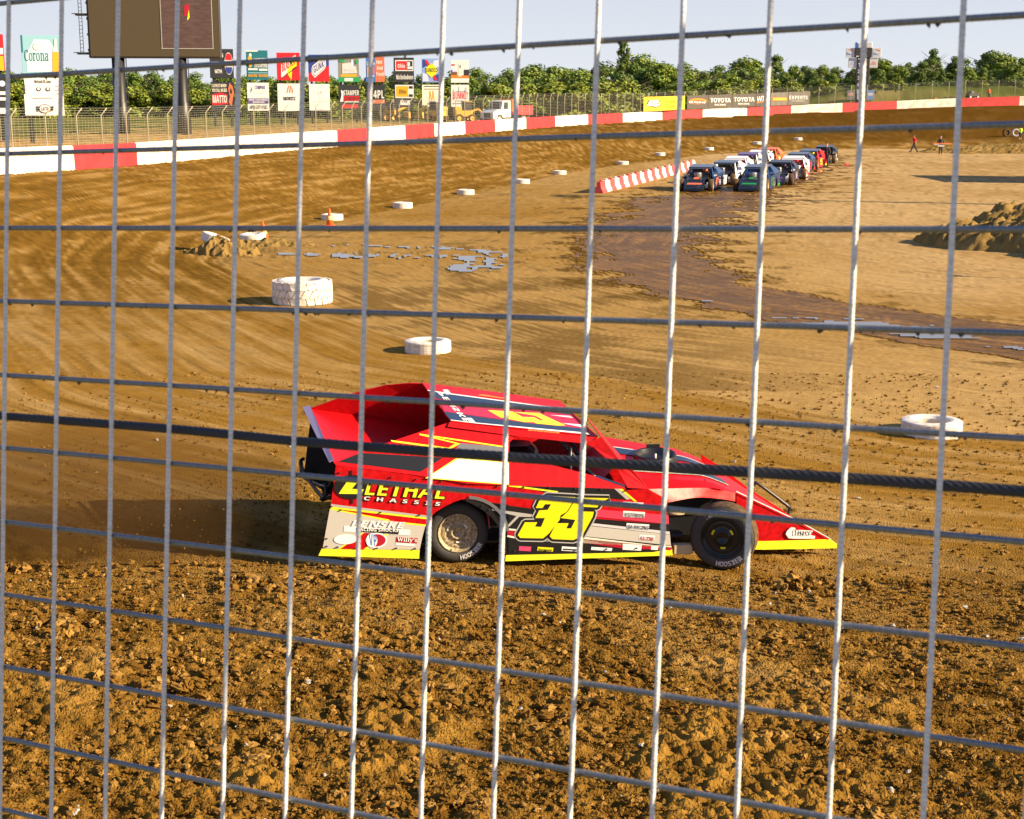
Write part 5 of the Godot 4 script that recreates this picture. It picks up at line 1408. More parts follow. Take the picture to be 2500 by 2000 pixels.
	obj("air_cleaner_stud", tube_mesh(PackedVector3Array([ac + Vector3(0, -0.09, 0), ac + Vector3(0, -0.01, 0)]), 0.014, 0.014, 8), M.silver, air)
	obj("air_scoop", box_mesh(Vector3(0.16, 0.06, 0.02), ac + Vector3(0.02, 0.02, -0.24), 0.004), M.black, air)
	# inside: far door, dash, floor, seat, cage
	obj("far_side_panel", sheet_mesh(PackedVector3Array([Vector3(-1.5, 0.3, -0.95), Vector3(-1.6, 1.36, -0.93), Vector3(0.3, 1.1, -0.93), Vector3(1.9, 0.95, -0.9), Vector3(2.4, 0.75, -0.88), Vector3(2.4, 0.12, -0.9), Vector3(0.5, 0.12, -0.95), Vector3(0.4, 0.6, -0.95), Vector3(0.0, 0.8, -0.95), Vector3(-0.4, 0.6, -0.95), Vector3(-0.45, 0.2, -0.95)]), 0.012, 0.0, Vector3.FORWARD), M.red, car)
	obj("floor", box_mesh(Vector3(3.3, 0.04, 1.5), Vector3(0.9, 0.22, 0.0), 0.01), M.black, car)
	obj("interior_panel", sheet_mesh(PackedVector3Array([Vector3(0.35, 0.75, -0.55), Vector3(1.5, 0.72, -0.55), Vector3(1.65, 1.28, -0.6), Vector3(0.35, 1.45, -0.6)]), 0.01, 0, Vector3.BACK), M.red, car)
	obj("dashboard", sheet_mesh(PackedVector3Array([Vector3(1.45, 0.72, -0.55), Vector3(1.45, 0.72, 0.75), Vector3(1.72, 1.0, 0.70), Vector3(1.72, 1.12, -0.55)]), 0.01, 0, Vector3.LEFT), M.magenta, car)
	obj("rear_bulkhead", sheet_mesh(PackedVector3Array([Vector3(0.35, 0.4, -0.85), Vector3(0.35, 0.4, 0.85), Vector3(0.25, 1.35, 0.60), Vector3(0.15, 1.6, -0.6)]), 0.01, 0, Vector3.LEFT), M.crimson, car)
	obj("seat", box_mesh(Vector3(0.5, 0.75, 0.5), Vector3(0.75, 0.75, -0.15), 0.08), M.black, car)
	obj("engine_block", box_mesh(Vector3(0.9, 0.45, 0.6), Vector3(2.5, 0.45, 0.0), 0.06), M.steel_tube, car)
	obj("inner_wheel_well", box_mesh(Vector3(1.0, 0.46, 0.08), Vector3(2.8, 0.35, 0.36), 0.01), M.black, car)
	obj("rear_wheel_well", box_mesh(Vector3(1.7, 0.75, 0.05), Vector3(-0.2, 0.6, 0.44), 0.01), M.black, car)
	obj("frame_horn", box_mesh(Vector3(0.22, 0.11, 0.1), Vector3(2.52, 0.09, 0.80), 0.008), mat("muddy_steel", Color(0.52, 0.40, 0.24), 0.9), car)
	obj("steering_arm", tube_mesh(PackedVector3Array([Vector3(2.35, 0.47, 0.7), Vector3(2.55, 0.47, 0.72)]), 0.02, 0.02, 6), M.muddy_steel, car)
	for c in CAGE: obj("roll_cage_bar", tube_mesh(refine(v3s(c), 3), 0.024, 0.024, 8), M.steel_tube, car)
	for c in REARBAR: obj("rear_bumper_bar", tube_mesh(refine(v3s(c), 3), 0.022, 0.022, 8), M.steel_tube, car)
	for c in NOSEBAR: obj("nerf_bar", tube_mesh(refine(v3s(c), 3), 0.02, 0.02, 8), M.steel_tube, car)
	# black rolled edge round the rear wheel opening
	var arch := PackedVector3Array()
	for i in 9:
		var a := lerpf(1.45, 0.05, i / 8.0)
		arch.append(Vector3(0.06 + cos(a) * 0.46, 0.38 + sin(a) * 0.40, 0.952))
	var ast := new_st()
	for i in 8:
		quad(ast, arch[i], arch[i + 1], arch[i + 1] + Vector3(0, 0, -0.10), arch[i] + Vector3(0, 0, -0.10))
		var o0 := Vector3(cos(lerpf(1.45, 0.05, i / 8.0)), sin(lerpf(1.45, 0.05, i / 8.0)), 0) * 0.035
		var o1 := Vector3(cos(lerpf(1.45, 0.05, (i + 1) / 8.0)), sin(lerpf(1.45, 0.05, (i + 1) / 8.0)), 0) * 0.035
		quad(ast, arch[i] + Vector3(0, 0, 0.012), arch[i + 1] + Vector3(0, 0, 0.012), arch[i + 1] + o1 + Vector3(0, 0, 0.012), arch[i] + o0 + Vector3(0, 0, 0.012))
	obj("wheel_arch", done(ast), M.grey, car)
	race_wheel(car, Vector3(0.0, 0.345, 0.66), 0.0, 0.345, 0.30, M.muddy_rim, M.rubber, M.cream, [["HOOSIER", -0.95, -1.0]], false)
	race_wheel(car, Vector3(2.96, 0.265, 0.92), deg_to_rad(-24.0), 0.365, 0.27, M.rim_black, M.rubber, M.yellow, [["HOOSIER", 1.75, 1.0], ["HOOSIER", -1.25, -1.0]], true)
	race_wheel(car, Vector3(0.0, 0.36, -0.66), PI, 0.345, 0.30, M.muddy_rim, M.rubber, M.cream, [], false)
	race_wheel(car, Vector3(2.96, 0.30, -0.92), PI - deg_to_rad(24.0), 0.365, 0.27, M.rim_black, M.rubber, M.yellow, [], true)

# ---------------------------------------------------------------- the pack
func body_sheet(car: Node3D, called: String, m: Material, pts: Array, out: Vector3, lift := 0.0, thick := 0.015, par: Node = null) -> MeshInstance3D:
	return obj(called, sheet_mesh(v3s(pts), thick, lift, out), m, car if par == null else par)

func modified_car(at: Vector3, turn: float, label: String, side: Material, roof: Material, hood: Material, nose: Material, inside: Material, trim: Material, num: String) -> Node3D:
	var car := thing("race_car", label, "race car", at, turn, "race cars queued in the infield")
	for s in [-1.0, 1.0]:
		var w: float = 0.93 * s
		var out := Vector3(0, 0, s)
		var sp := body_sheet(car, "side_panel", side, [-1.25, 0.15, w, -1.2, 0.95, w, 0.2, 0.86, w, 1.7, 0.80, w * 0.97, 2.2, 0.72, w * 0.93, 2.25, 0.10, w * 0.95, 0.52, 0.10, w, 0.48, 0.42, w, 0.3, 0.64, w, 0.0, 0.74, w, -0.3, 0.64, w, -0.46, 0.42, w, -0.5, 0.12, w], out)
		letters(num, Vector3(0.85 if s > 0 else 1.75, 0.25, w + 0.02 * s), Vector3(1.75 if s > 0 else 0.85, 0.25, w + 0.02 * s), Vector3(0.9 if s > 0 else 1.7, 0.72, w + 0.02 * s), out, trim, sp, "lettering", 800)
		body_sheet(car, "side_stripe", trim, [-1.24, 0.14, w * 1.012, -1.23, 0.30, w * 1.012, -0.5, 0.28, w * 1.012, -0.5, 0.13, w * 1.012], out, 0.0, 0.006, sp)
		body_sheet(car, "sail_panel", side, [-1.2, 0.95, w, -0.6, 1.18, w * 0.84, 0.05, 1.36, w * 0.70, 0.6, 1.33, w * 0.70, 0.55, 0.86, w], out)
		body_sheet(car, "windshield_pillar", side, [1.5, 1.26, w * 0.70, 1.35, 1.27, w * 0.70, 1.85, 0.79, w * 0.95, 2.15, 0.74, w * 0.9], out)
		obj("roll_cage_bar", tube_mesh(PackedVector3Array([Vector3(1.4, 1.24, w * 0.6), Vector3(1.9, 0.75, w * 0.65)]), 0.03, 0.03, 6), M.steel_tube, car)
		race_wheel_small(car, Vector3(0, 0.35, 0.70 * s), 0.0 if s > 0 else PI)
		race_wheel_small(car, Vector3(2.75, 0.34, 0.84 * s), (0.0 if s > 0 else PI) + 0.06)
		body_sheet(car, "nose_side", nose, [2.9, 0.62, 0.52 * s, 3.75, 0.20, 0.52 * s, 3.75, 0.10, 0.52 * s, 2.9, 0.12, 0.52 * s], out)
	body_sheet(car, "roof", roof, [-0.05, 1.38, -0.66, 1.5, 1.27, -0.66, 1.5, 1.27, 0.66, -0.05, 1.38, 0.66], Vector3.UP, 0.01, 0.03)
	body_sheet(car, "roof_visor", roof, [1.48, 1.27, -0.66, 1.48, 1.27, 0.66, 1.54, 1.19, 0.66, 1.54, 1.19, -0.66], Vector3.RIGHT)
	body_sheet(car, "rear_deck", side, [-1.25, 0.96, -0.93, -1.25, 0.96, 0.93, 0.4, 0.86, 0.92, 0.4, 0.86, -0.92], Vector3.UP)
	body_sheet(car, "spoiler", side, [-1.28, 0.95, -0.9, -1.28, 0.95, 0.9, -1.38, 1.12, 0.9, -1.38, 1.12, -0.9], Vector3.RIGHT)
	var hd := body_sheet(car, "hood", hood, [1.75, 0.86, -0.62, 1.75, 0.86, 0.62, 2.9, 0.64, 0.54, 2.9, 0.64, -0.54], Vector3.UP)
	body_sheet(car, "hood_stripe", trim, [1.8, 0.865, -0.18, 1.8, 0.865, 0.18, 2.88, 0.66, 0.14, 2.88, 0.66, -0.14], Vector3.UP, 0.012, 0.004, hd)
	var nt := body_sheet(car, "nose_top", nose, [2.9, 0.62, -0.52, 2.9, 0.62, 0.52, 3.75, 0.18, 0.52, 3.75, 0.18, -0.52], Vector3.UP)
	body_sheet(car, "nose_stripe", trim, [3.2, 0.475, -0.40, 3.2, 0.475, 0.40, 3.36, 0.39, 0.42, 3.36, 0.39, -0.42], Vector3.UP, 0.012, 0.004, nt)
	body_sheet(car, "nose_front", nose, [3.75, 0.20, -0.52, 3.75, 0.20, 0.52, 3.8, 0.08, 0.52, 3.8, 0.08, -0.52], Vector3.RIGHT)
	obj("front_bumper", tube_mesh(PackedVector3Array([Vector3(3.5, 0.4, -0.4), Vector3(3.85, 0.32, -0.36), Vector3(3.85, 0.32, 0.36), Vector3(3.5, 0.4, 0.4)]), 0.02, 0.02, 6), M.steel_tube, car)
	obj("dashboard", box_mesh(Vector3(0.05, 0.25, 1.3), Vector3(1.62, 0.85, 0), 0.01), inside, car)
	obj("interior_panel", box_mesh(Vector3(0.04, 0.75, 1.25), Vector3(0.45, 0.95, 0), 0.01), inside, car)
	obj("seat", box_mesh(Vector3(0.35, 0.7, 0.5), Vector3(0.75, 0.75, -0.2), 0.08), M.black, car)
	var hs := SphereMesh.new()
	hs.radius = 0.14
	hs.height = 0.30
	var dr := obj("driver_helmet", hs, trim, car)
	dr.position = Vector3(0.85, 1.12, -0.2)
	var st := new_st()
	lathe(st, PackedVector2Array([Vector2(0, 1.02), Vector2(0.20, 1.02), Vector2(0.22, 0.96), Vector2(0.22, 0.72), Vector2(0, 0.72)]), 16, Basis.IDENTITY, Vector3(2.2, 0, 0))
	obj("air_cleaner", done(st, true), M.grey, car)
	obj("floor", box_mesh(Vector3(4.0, 0.05, 1.2), Vector3(1.0, 0.16, 0), 0.01), M.black, car)
	obj("engine_block", box_mesh(Vector3(0.9, 0.5, 0.7), Vector3(2.3, 0.45, 0), 0.05), M.steel_tube, car)
	return car

func race_wheel_small(car: Node3D, c: Vector3, turn: float) -> void:
	var r := 0.35
	var w := 0.30
	var b := Basis(Vector3.RIGHT, PI / 2)
	var o := Node3D.new()
	o.name = "wheel"
	car.add_child(o, true)
	o.position = c
	o.rotation.y = turn
	if not meshes.has("tyre"):
		var st := new_st()
		lathe(st, PackedVector2Array([Vector2(r * 0.60, -w * 0.40), Vector2(r * 0.72, -w * 0.50), Vector2(r * 0.93, -w * 0.46), Vector2(r, -w * 0.33), Vector2(r, w * 0.33), Vector2(r * 0.93, w * 0.46), Vector2(r * 0.72, w * 0.50), Vector2(r * 0.60, w * 0.40)]), 28, b)
		meshes["tyre"] = done(st, true)
		var rs := new_st()
		lathe(rs, PackedVector2Array([Vector2(r * 0.62, w * 0.46), Vector2(r * 0.56, w * 0.34), Vector2(r * 0.22, w * 0.30), Vector2(0, w * 0.36)]), 20, b)
		lathe(rs, PackedVector2Array([Vector2(r * 0.62, -w * 0.42), Vector2(0, -w * 0.2)]), 20, b)
		meshes["rim"] = done(rs, true)
	obj("tyre", meshes.tyre, M.tan_rubber, o)
	obj("rim", meshes.rim, M.muddy_rim, o)

var meshes := {}

func build_pack() -> void:
	mat("car_blue", Color(0.006, 0.009, 0.030), 0.25)
	mat("car_white", Color(0.72, 0.72, 0.74), 0.35)
	mat("car_black", Color(0.014, 0.014, 0.02), 0.3)
	mat("car_purple", Color(0.10, 0.05, 0.18), 0.3)
	mat("car_orange", Color(0.70, 0.13, 0.008), 0.3)
	mat("car_green", Color(0.02, 0.25, 0.06), 0.3)
	mat("car_steel", Color(0.06, 0.08, 0.12), 0.25)
	mat("car_sky", Color(0.009, 0.032, 0.105), 0.25)
	mat("car_pink", Color(0.55, 0.10, 0.20), 0.35)
	var spec := [
		["dark blue race car at the head of the queue beside the striped barriers", "car_sky", "car_steel", "car_black", "car_black", "black", "salmon", "41"],
		["black-roofed race car with white flanks behind the dark blue leader", "car_white", "car_steel", "car_black", "car_white", "black", "car_black", "7"],
		["white and pink race car with a white roof in the middle of the queue", "car_white", "car_white", "car_pink", "car_white", "car_pink", "car_pink", "22"],
		["purple-roofed race car with a yellow interior behind the white and pink one", "car_white", "car_purple", "car_purple", "car_purple", "yellow", "car_purple", "9"],
		["plain white-roofed race car just ahead of the orange one", "car_white", "car_white", "car_white", "car_white", "black", "car_blue", "18"],
		["orange race car with an orange roof face at the back of the queue", "car_orange", "car_orange", "car_orange", "car_black", "car_orange", "white", "3"],
		["teal blue race car with green stripes on its dark nose", "car_sky", "car_steel", "car_black", "car_black", "blue", "car_green", "12"],
		["black race car with purple flank stripes behind the teal blue one", "car_black", "car_black", "car_black", "car_black", "car_black", "car_purple", "88"],
		["white-roofed race car with red interior behind the black and purple one", "car_white", "car_white", "car_white", "car_white", "sign_red", "sign_red", "5"],
		["blue-roofed race car with a red interior and blue flanks", "car_sky", "car_steel", "car_sky", "car_sky", "sign_red", "sign_red", "27"],
		["red race car with an orange nose and yellow stripes beside a standing person", "sign_red", "car_steel", "car_orange", "car_orange", "sign_red", "lime", "15"],
		["dark blue race car last in the queue behind the red and orange one", "car_blue", "car_blue", "car_blue", "car_blue", "black", "white", "77"],
	]
	for i in spec.size():
		var s: Array = spec[i]
		var fwd := Vector3(-0.30, 0, 0.95).normalized()
		# PACK gives the ground point under the nose; the origin of a car lies under its rear axle
		var p := Vector3(PACK[i * 2], 0, PACK[i * 2 + 1]) - fwd * 3.3
		modified_car(p, atan2(-fwd.z, fwd.x) + [0.02, -0.05, 0.04, 0.0, 0.06, -0.03, -0.04, 0.03, 0.05, -0.02, -0.06, 0.04][i], s[0], M[s[1]], M[s[2]], M[s[3]], M[s[4]], M[s[5]], M[s[6]], s[7])
# ---------------------------------------------------------------- tyres, cones, barriers
func build_tyres() -> void:
	var r := 0.47
	var h := 0.30
	# one painted truck tyre lying flat: the carcass and its grooved tread
	var st := new_st()
	var prof := PackedVector2Array([Vector2(r * 0.56, 0.03), Vector2(r * 0.60, 0.0), Vector2(r * 0.90, 0.0), Vector2(r * 0.97, 0.03)])
	for k in 5:
		var y := 0.035 + k * 0.052
		prof.append(Vector2(r, y)); prof.append(Vector2(r, y + 0.036)); prof.append(Vector2(r * 0.975, y + 0.040)); prof.append(Vector2(r * 0.975, y + 0.048))
	prof.append(Vector2(r * 0.97, h - 0.01)); prof.append(Vector2(r * 0.90, h)); prof.append(Vector2(r * 0.72, h + 0.012)); prof.append(Vector2(r * 0.62, h)); prof.append(Vector2(r * 0.56, h - 0.04)); prof.append(Vector2(r * 0.60, h * 0.5))
	lathe(st, prof, 40, Basis.IDENTITY, Vector3.ZERO, true)
	var tm := done(st)
	var where := [
		"white painted tyre lying on the dirt beyond the nose of the red race car", "white painted tyre between the huge white tyre and the red race car",
		"white painted tyre right behind the standing orange cone"]
	for i in TYRES.size() / 2:
		var x: float = TYRES[i * 2]
		var z: float = TYRES[i * 2 + 1]
		var lab: String = where[i] if i < 3 else ("white painted tyre in the row edging the track before the striped barriers" if i < 8 else "white painted tyre in the row edging the track behind the queue of race cars")
		var t := thing("tyre", lab, "tyre", Vector3(x, ground_y(x, z) - [0.08, 0.07, 0.05, 0.03][mini(i, 3)], z), i * 1.3, "white tyres edging the track" if i >= 3 and i < 8 else ("white tyres behind the queue" if i >= 8 else ""))
		obj("carcass", tm, M.tyre_white, t)
	var tl := thing("tyre", "tilted white painted tyre propped on a small dirt lump", "tyre", Vector3(-10.0, 0.30, -50.0), 0.0)
	tl.rotation = Vector3(-0.06, 0.0, -0.33)
	obj("carcass", tm, M.tyre_white, tl)
	var t2 := thing("tyre", "white painted tyre with an orange cone leaning at its end", "tyre", Vector3(-9.25, 0.05, -53.3), 0.4)
	t2.rotation = Vector3(0.04, 0.3, 0.05)
	obj("carcass", tm, M.tyre_white, t2)
	# the drum-like pair near the walking people
	var dx := 57.4
	var dz := -176.0
	var dr := thing("tyre", "dark tyre standing against a white one near the walking people", "tyre", Vector3(dx, ground_y(dx, dz) + 0.45, dz), 0.0)
	dr.rotation = Vector3(PI / 2, 0.2, 0)
	obj("carcass", tm, M.muddy_rubber, dr)
	var dw := thing("tyre", "white tyre standing beside a dark one near the walking people", "tyre", Vector3(dx + 1.15, ground_y(dx + 1.15, dz) + 0.45, dz), 0.0)
	dw.rotation = Vector3(PI / 2, -0.15, 0)
	obj("carcass", tm, M.tyre_white, dw)
	# the huge loader tyre
	var R := 0.76
	var H := 0.62
	var big := thing("tyre", "huge white painted loader tyre with chunky tread lying in the infield", "tyre", Vector3(-5.29, -0.02, -37.4))
	var bs := new_st()
	lathe(bs, PackedVector2Array([Vector2(R * 0.50, 0.10), Vector2(R * 0.58, 0.02), Vector2(R * 0.84, 0.03), Vector2(R * 0.93, 0.10), Vector2(R * 0.968, H * 0.5), Vector2(R * 0.93, H - 0.10), Vector2(R * 0.84, H - 0.03), Vector2(R * 0.66, H), Vector2(R * 0.57, H - 0.02), Vector2(R * 0.50, H - 0.12), Vector2(R * 0.54, H * 0.5)]), 56, Basis.IDENTITY, Vector3.ZERO, true)
	obj("carcass", done(bs, true), M.tyre_white, big)
	var n := 22
	for row in 3:
		var ls := new_st()
		var y0: float = [0.03, 0.205, 0.40][row]
		var y1: float = [0.195, 0.39, 0.59][row]
		var P: Array[Vector3] = []
		var da := TAU / n * 0.455
		var b0: float = [0.0, 0.55, -0.45][row] * da
		var b1: float = [0.45, -0.55, 0.0][row] * da
		for q in [[-da + b0, y0, 0.0], [da + b0, y0, 0.0], [da * 1.12, (y0 + y1) * 0.5, 0.0], [da + b1, y1, 0.0], [-da + b1, y1, 0.0], [-da * 0.88, (y0 + y1) * 0.5, 0.0]]:
			for rr in [0.93, 1.0]:
				var rad: float = R * rr * (1.0 if row == 1 or q[1] == y0 and row == 2 or q[1] == y1 and row == 0 else 0.985)
				var aa: float = q[0] * (0.9 if rr > 0.95 else 1.0)
				P.append(Vector3(cos(aa) * rad, q[1], sin(aa) * rad))
		for k in 6:
			var a := P[k * 2]
			var b := P[k * 2 + 1]
			var c := P[((k + 1) % 6) * 2 + 1]
			var d := P[((k + 1) % 6) * 2]
			quad(ls, a, b, c, d)
		for k in range(1, 5): tri(ls, P[1], P[k * 2 + 1], P[k * 2 + 3])
		var lm := done(ls)
		for k in n:
			var o := obj("tread_lug", lm, M.tyre_white, big)
			o.rotation.y = TAU * (k + (0.5 if row == 1 else 0.0)) / n
	# cones
	for c in [[Vector3(-7.42, 0, -60.9), "orange traffic cone standing in front of a white tyre", 0.0], [Vector3(-8.88, 0.06, -53.7), "orange traffic cone leaning on the end of a white tyre", 0.12]]:
		var cone := thing("traffic_cone", c[1], "cone", c[0])
		cone.rotation.z = c[2]
		var cs := new_st()
		lathe(cs, PackedVector2Array([Vector2(0, 0.04), Vector2(0.15, 0.04), Vector2(0.03, 0.70), Vector2(0, 0.70)]), 16)
		obj("cone_body", done(cs, true), mat("cone_orange", Color(0.75, 0.12, 0.01), 0.5), cone)
		var cb := new_st()
		lathe(cb, PackedVector2Array([Vector2(0.117, 0.24), Vector2(0.088, 0.40), Vector2(0.085, 0.40)]), 16)
		obj("band", done(cb, true), mat("cone_band", Color(0.80, 0.42, 0.16), 0.5), cone)
		obj("foot", box_mesh(Vector3(0.38, 0.04, 0.38), Vector3(0, 0.02, 0), 0.01), M.cone_orange, cone)

func build_barriers() -> void:
	var a := Vector3(4.75, 0, -82.5)
	var b := Vector3(13.5, 0, -112.0)
	var n := 26
	var d := (b - a) / n
	var l := d.length() * 0.97
	var st := new_st()
	var prof := [Vector2(-0.25, 0), Vector2(-0.24, 0.10), Vector2(-0.13, 0.30), Vector2(-0.10, 0.62), Vector2(0.10, 0.62), Vector2(0.13, 0.30), Vector2(0.24, 0.10), Vector2(0.25, 0)]
	var pts := PackedVector3Array()
	for p in prof: pts.append(Vector3(-l * 0.5, p.y, p.x))
	sheet(st, pts, l, l * 0.5, Vector3.RIGHT)
	var body := done(st)
	var knob := box_mesh(Vector3(0.22, 0.10, 0.14), Vector3(0, 0.665, 0), 0.02)
	for i in n:
		var red := i % 2 == 0
		var o := thing("plastic_barrier", "red plastic barrier in the striped row beside the race cars" if red else "white plastic barrier in the striped row beside the race cars", "barrier", a + d * (i + 0.5), -atan2(d.z, d.x), "red barriers of the striped row" if red else "white barriers of the striped row")
		var m: Material = mat("barrier_red", Color(0.62, 0.07, 0.07), 0.5) if red else M.tyre_white
		obj("barrier_body", body, m, o)
		obj("filler_cap", knob, m, o)

func build_sidelines() -> void:
	# things standing just beyond the right edge of the view; their long shadows cross the infield
	var t := thing("hauler_trailer", "white enclosed hauler trailer parked in the infield right of the mound", "trailer", Vector3(36.0, 0, -96.0), 0.0)
	obj("box", box_mesh(Vector3(2.5, 2.9, 8.4), Vector3(0, 2.15, 0), 0.06), M.tyre_white, t)
	obj("door", box_mesh(Vector3(2.2, 2.4, 0.05), Vector3(0, 2.1, 4.23), 0.01), M.silver, t)
	obj("chassis", box_mesh(Vector3(1.2, 0.25, 9.4), Vector3(0, 0.58, -0.4), 0.02), M.dark_panel, t)
	for s in [-1, 1]:
		for q in [-0.5, 0.5]:
			wheel_at("wheel", Vector3(s * 1.0, 0.4, q), 0.4, 0.28, M.muddy_rubber, M.silver, t, PI / 2 * s)
	var p := thing("light_pole", "tall steel floodlight pole standing right of the mound", "light pole", Vector3(28.3, 0, -72.4))
	obj("pole", tube_mesh(PackedVector3Array([Vector3(0, -0.5, 0), Vector3(0, 12, 0)]), 0.34, 0.2, 12), M.galvanised, p)
	obj("crossarm", box_mesh(Vector3(0.1, 0.1, 2.4), Vector3(0, 11.6, 0), 0.01), M.galvanised, p)
	for k in 4: obj("floodlight", box_mesh(Vector3(0.25, 0.4, 0.4), Vector3(-0.12, 11.9, -0.9 + k * 0.6), 0.05), M.dark_panel, p)
	var m := thing("marker_post", "short steel marker post by the edge of the mud lane", "post", Vector3(15.9, 0, -42.2))
	obj("stake", tube_mesh(PackedVector3Array([Vector3(0, -0.3, 0), Vector3(0, 1.5, 0)]), 0.05, 0.05, 8), M.galvanised_shaded, m)
	obj("plate", box_mesh(Vector3(0.05, 0.2, 0.3), Vector3(-0.06, 1.4, 0), 0.01), M.tyre_white, m)

# ---------------------------------------------------------------- people
# bones: [from, to, radius, radius]; a smooth union of tapered capsules meshed as surface nets
func flesh(bones: Array, cell: float, blend: float) -> ArrayMesh:
	var lo := Vector3(1e9, 1e9, 1e9)
	var hi := -lo
	for b in bones:
		var r: float = maxf(b[2], b[3]) + cell * 2.0
		for k in 2:
			lo = lo.min((b[k] as Vector3) - Vector3.ONE * r)
			hi = hi.max((b[k] as Vector3) + Vector3.ONE * r)
	var nx := int((hi.x - lo.x) / cell) + 2
	var ny := int((hi.y - lo.y) / cell) + 2
	var nz := int((hi.z - lo.z) / cell) + 2
	var f := PackedFloat32Array()
	f.resize(nx * ny * nz)
	f.fill(1.0)
	for b in bones:
		var A: Vector3 = b[0]
		var B: Vector3 = b[1]
		var r0: float = b[2]
		var r1: float = b[3]
		var ba := B - A
		var l2 := maxf(ba.length_squared(), 1e-8)
		var m := maxf(r0, r1) + blend + cell
		var i0 := ((A.min(B) - Vector3.ONE * m - lo) / cell).floor().max(Vector3.ZERO)
		var i1 := ((A.max(B) + Vector3.ONE * m - lo) / cell).ceil().min(Vector3(nx - 1, ny - 1, nz - 1))
		for z in range(int(i0.z), int(i1.z) + 1):
			for y in range(int(i0.y), int(i1.y) + 1):
				for x in range(int(i0.x), int(i1.x) + 1):
					var p := lo + Vector3(x, y, z) * cell
					var t := clampf((p - A).dot(ba) / l2, 0.0, 1.0)
					var d := p.distance_to(A + ba * t) - lerpf(r0, r1, t)
					var k := (z * ny + y) * nx + x
					var e := f[k]
					var hh := clampf(0.5 + 0.5 * (e - d) / blend, 0.0, 1.0)
					f[k] = lerpf(e, d, hh) - blend * hh * (1.0 - hh)
	var vid := {}
	var verts := PackedVector3Array()
	var st := new_st()
	for z in nz - 1:
		for y in ny - 1:
			for x in nx - 1:
				var s := 0
				var acc := Vector3.ZERO
				var cnt := 0
				var v := PackedFloat32Array()
				for c in 8: v.append(f[((z + (c >> 2)) * ny + y + ((c >> 1) & 1)) * nx + x + (c & 1)])
				for c in 8: if v[c] < 0.0: s += 1
				if s == 0 or s == 8: continue
				for e in [[0, 1], [2, 3], [4, 5], [6, 7], [0, 2], [1, 3], [4, 6], [5, 7], [0, 4], [1, 5], [2, 6], [3, 7]]:
					if (v[e[0]] < 0.0) != (v[e[1]] < 0.0):
						var t: float = v[e[0]] / (v[e[0]] - v[e[1]])
						acc += Vector3(e[0] & 1, (e[0] >> 1) & 1, e[0] >> 2).lerp(Vector3(e[1] & 1, (e[1] >> 1) & 1, e[1] >> 2), t)
						cnt += 1
				vid[(z * ny + y) * nx + x] = verts.size()
				verts.append(lo + (Vector3(x, y, z) + acc / cnt) * cell)
	var idx := PackedInt32Array()
	for z in range(1, nz - 1):
		for y in range(1, ny - 1):
			for x in range(1, nx - 1):
				var here := f[(z * ny + y) * nx + x] < 0.0
				for ax in 3:
					var o := [1, nx, nx * ny][ax] as int
					var k := (z * ny + y) * nx + x
					if (f[k + o] < 0.0) == here: continue
					var u := [nx, nx * ny, 1][ax] as int
					var w := [nx * ny, 1, nx][ax] as int
					if not (vid.has(k) and vid.has(k - u) and vid.has(k - w) and vid.has(k - u - w)): continue
					var q := [vid[k], vid[k - u], vid[k - u - w], vid[k - w]]
					if not here: q.reverse()
					idx.append_array([q[0], q[2], q[1], q[0], q[3], q[2]])
	for i in idx: st.add_vertex(verts[i])
	return done(st, true)

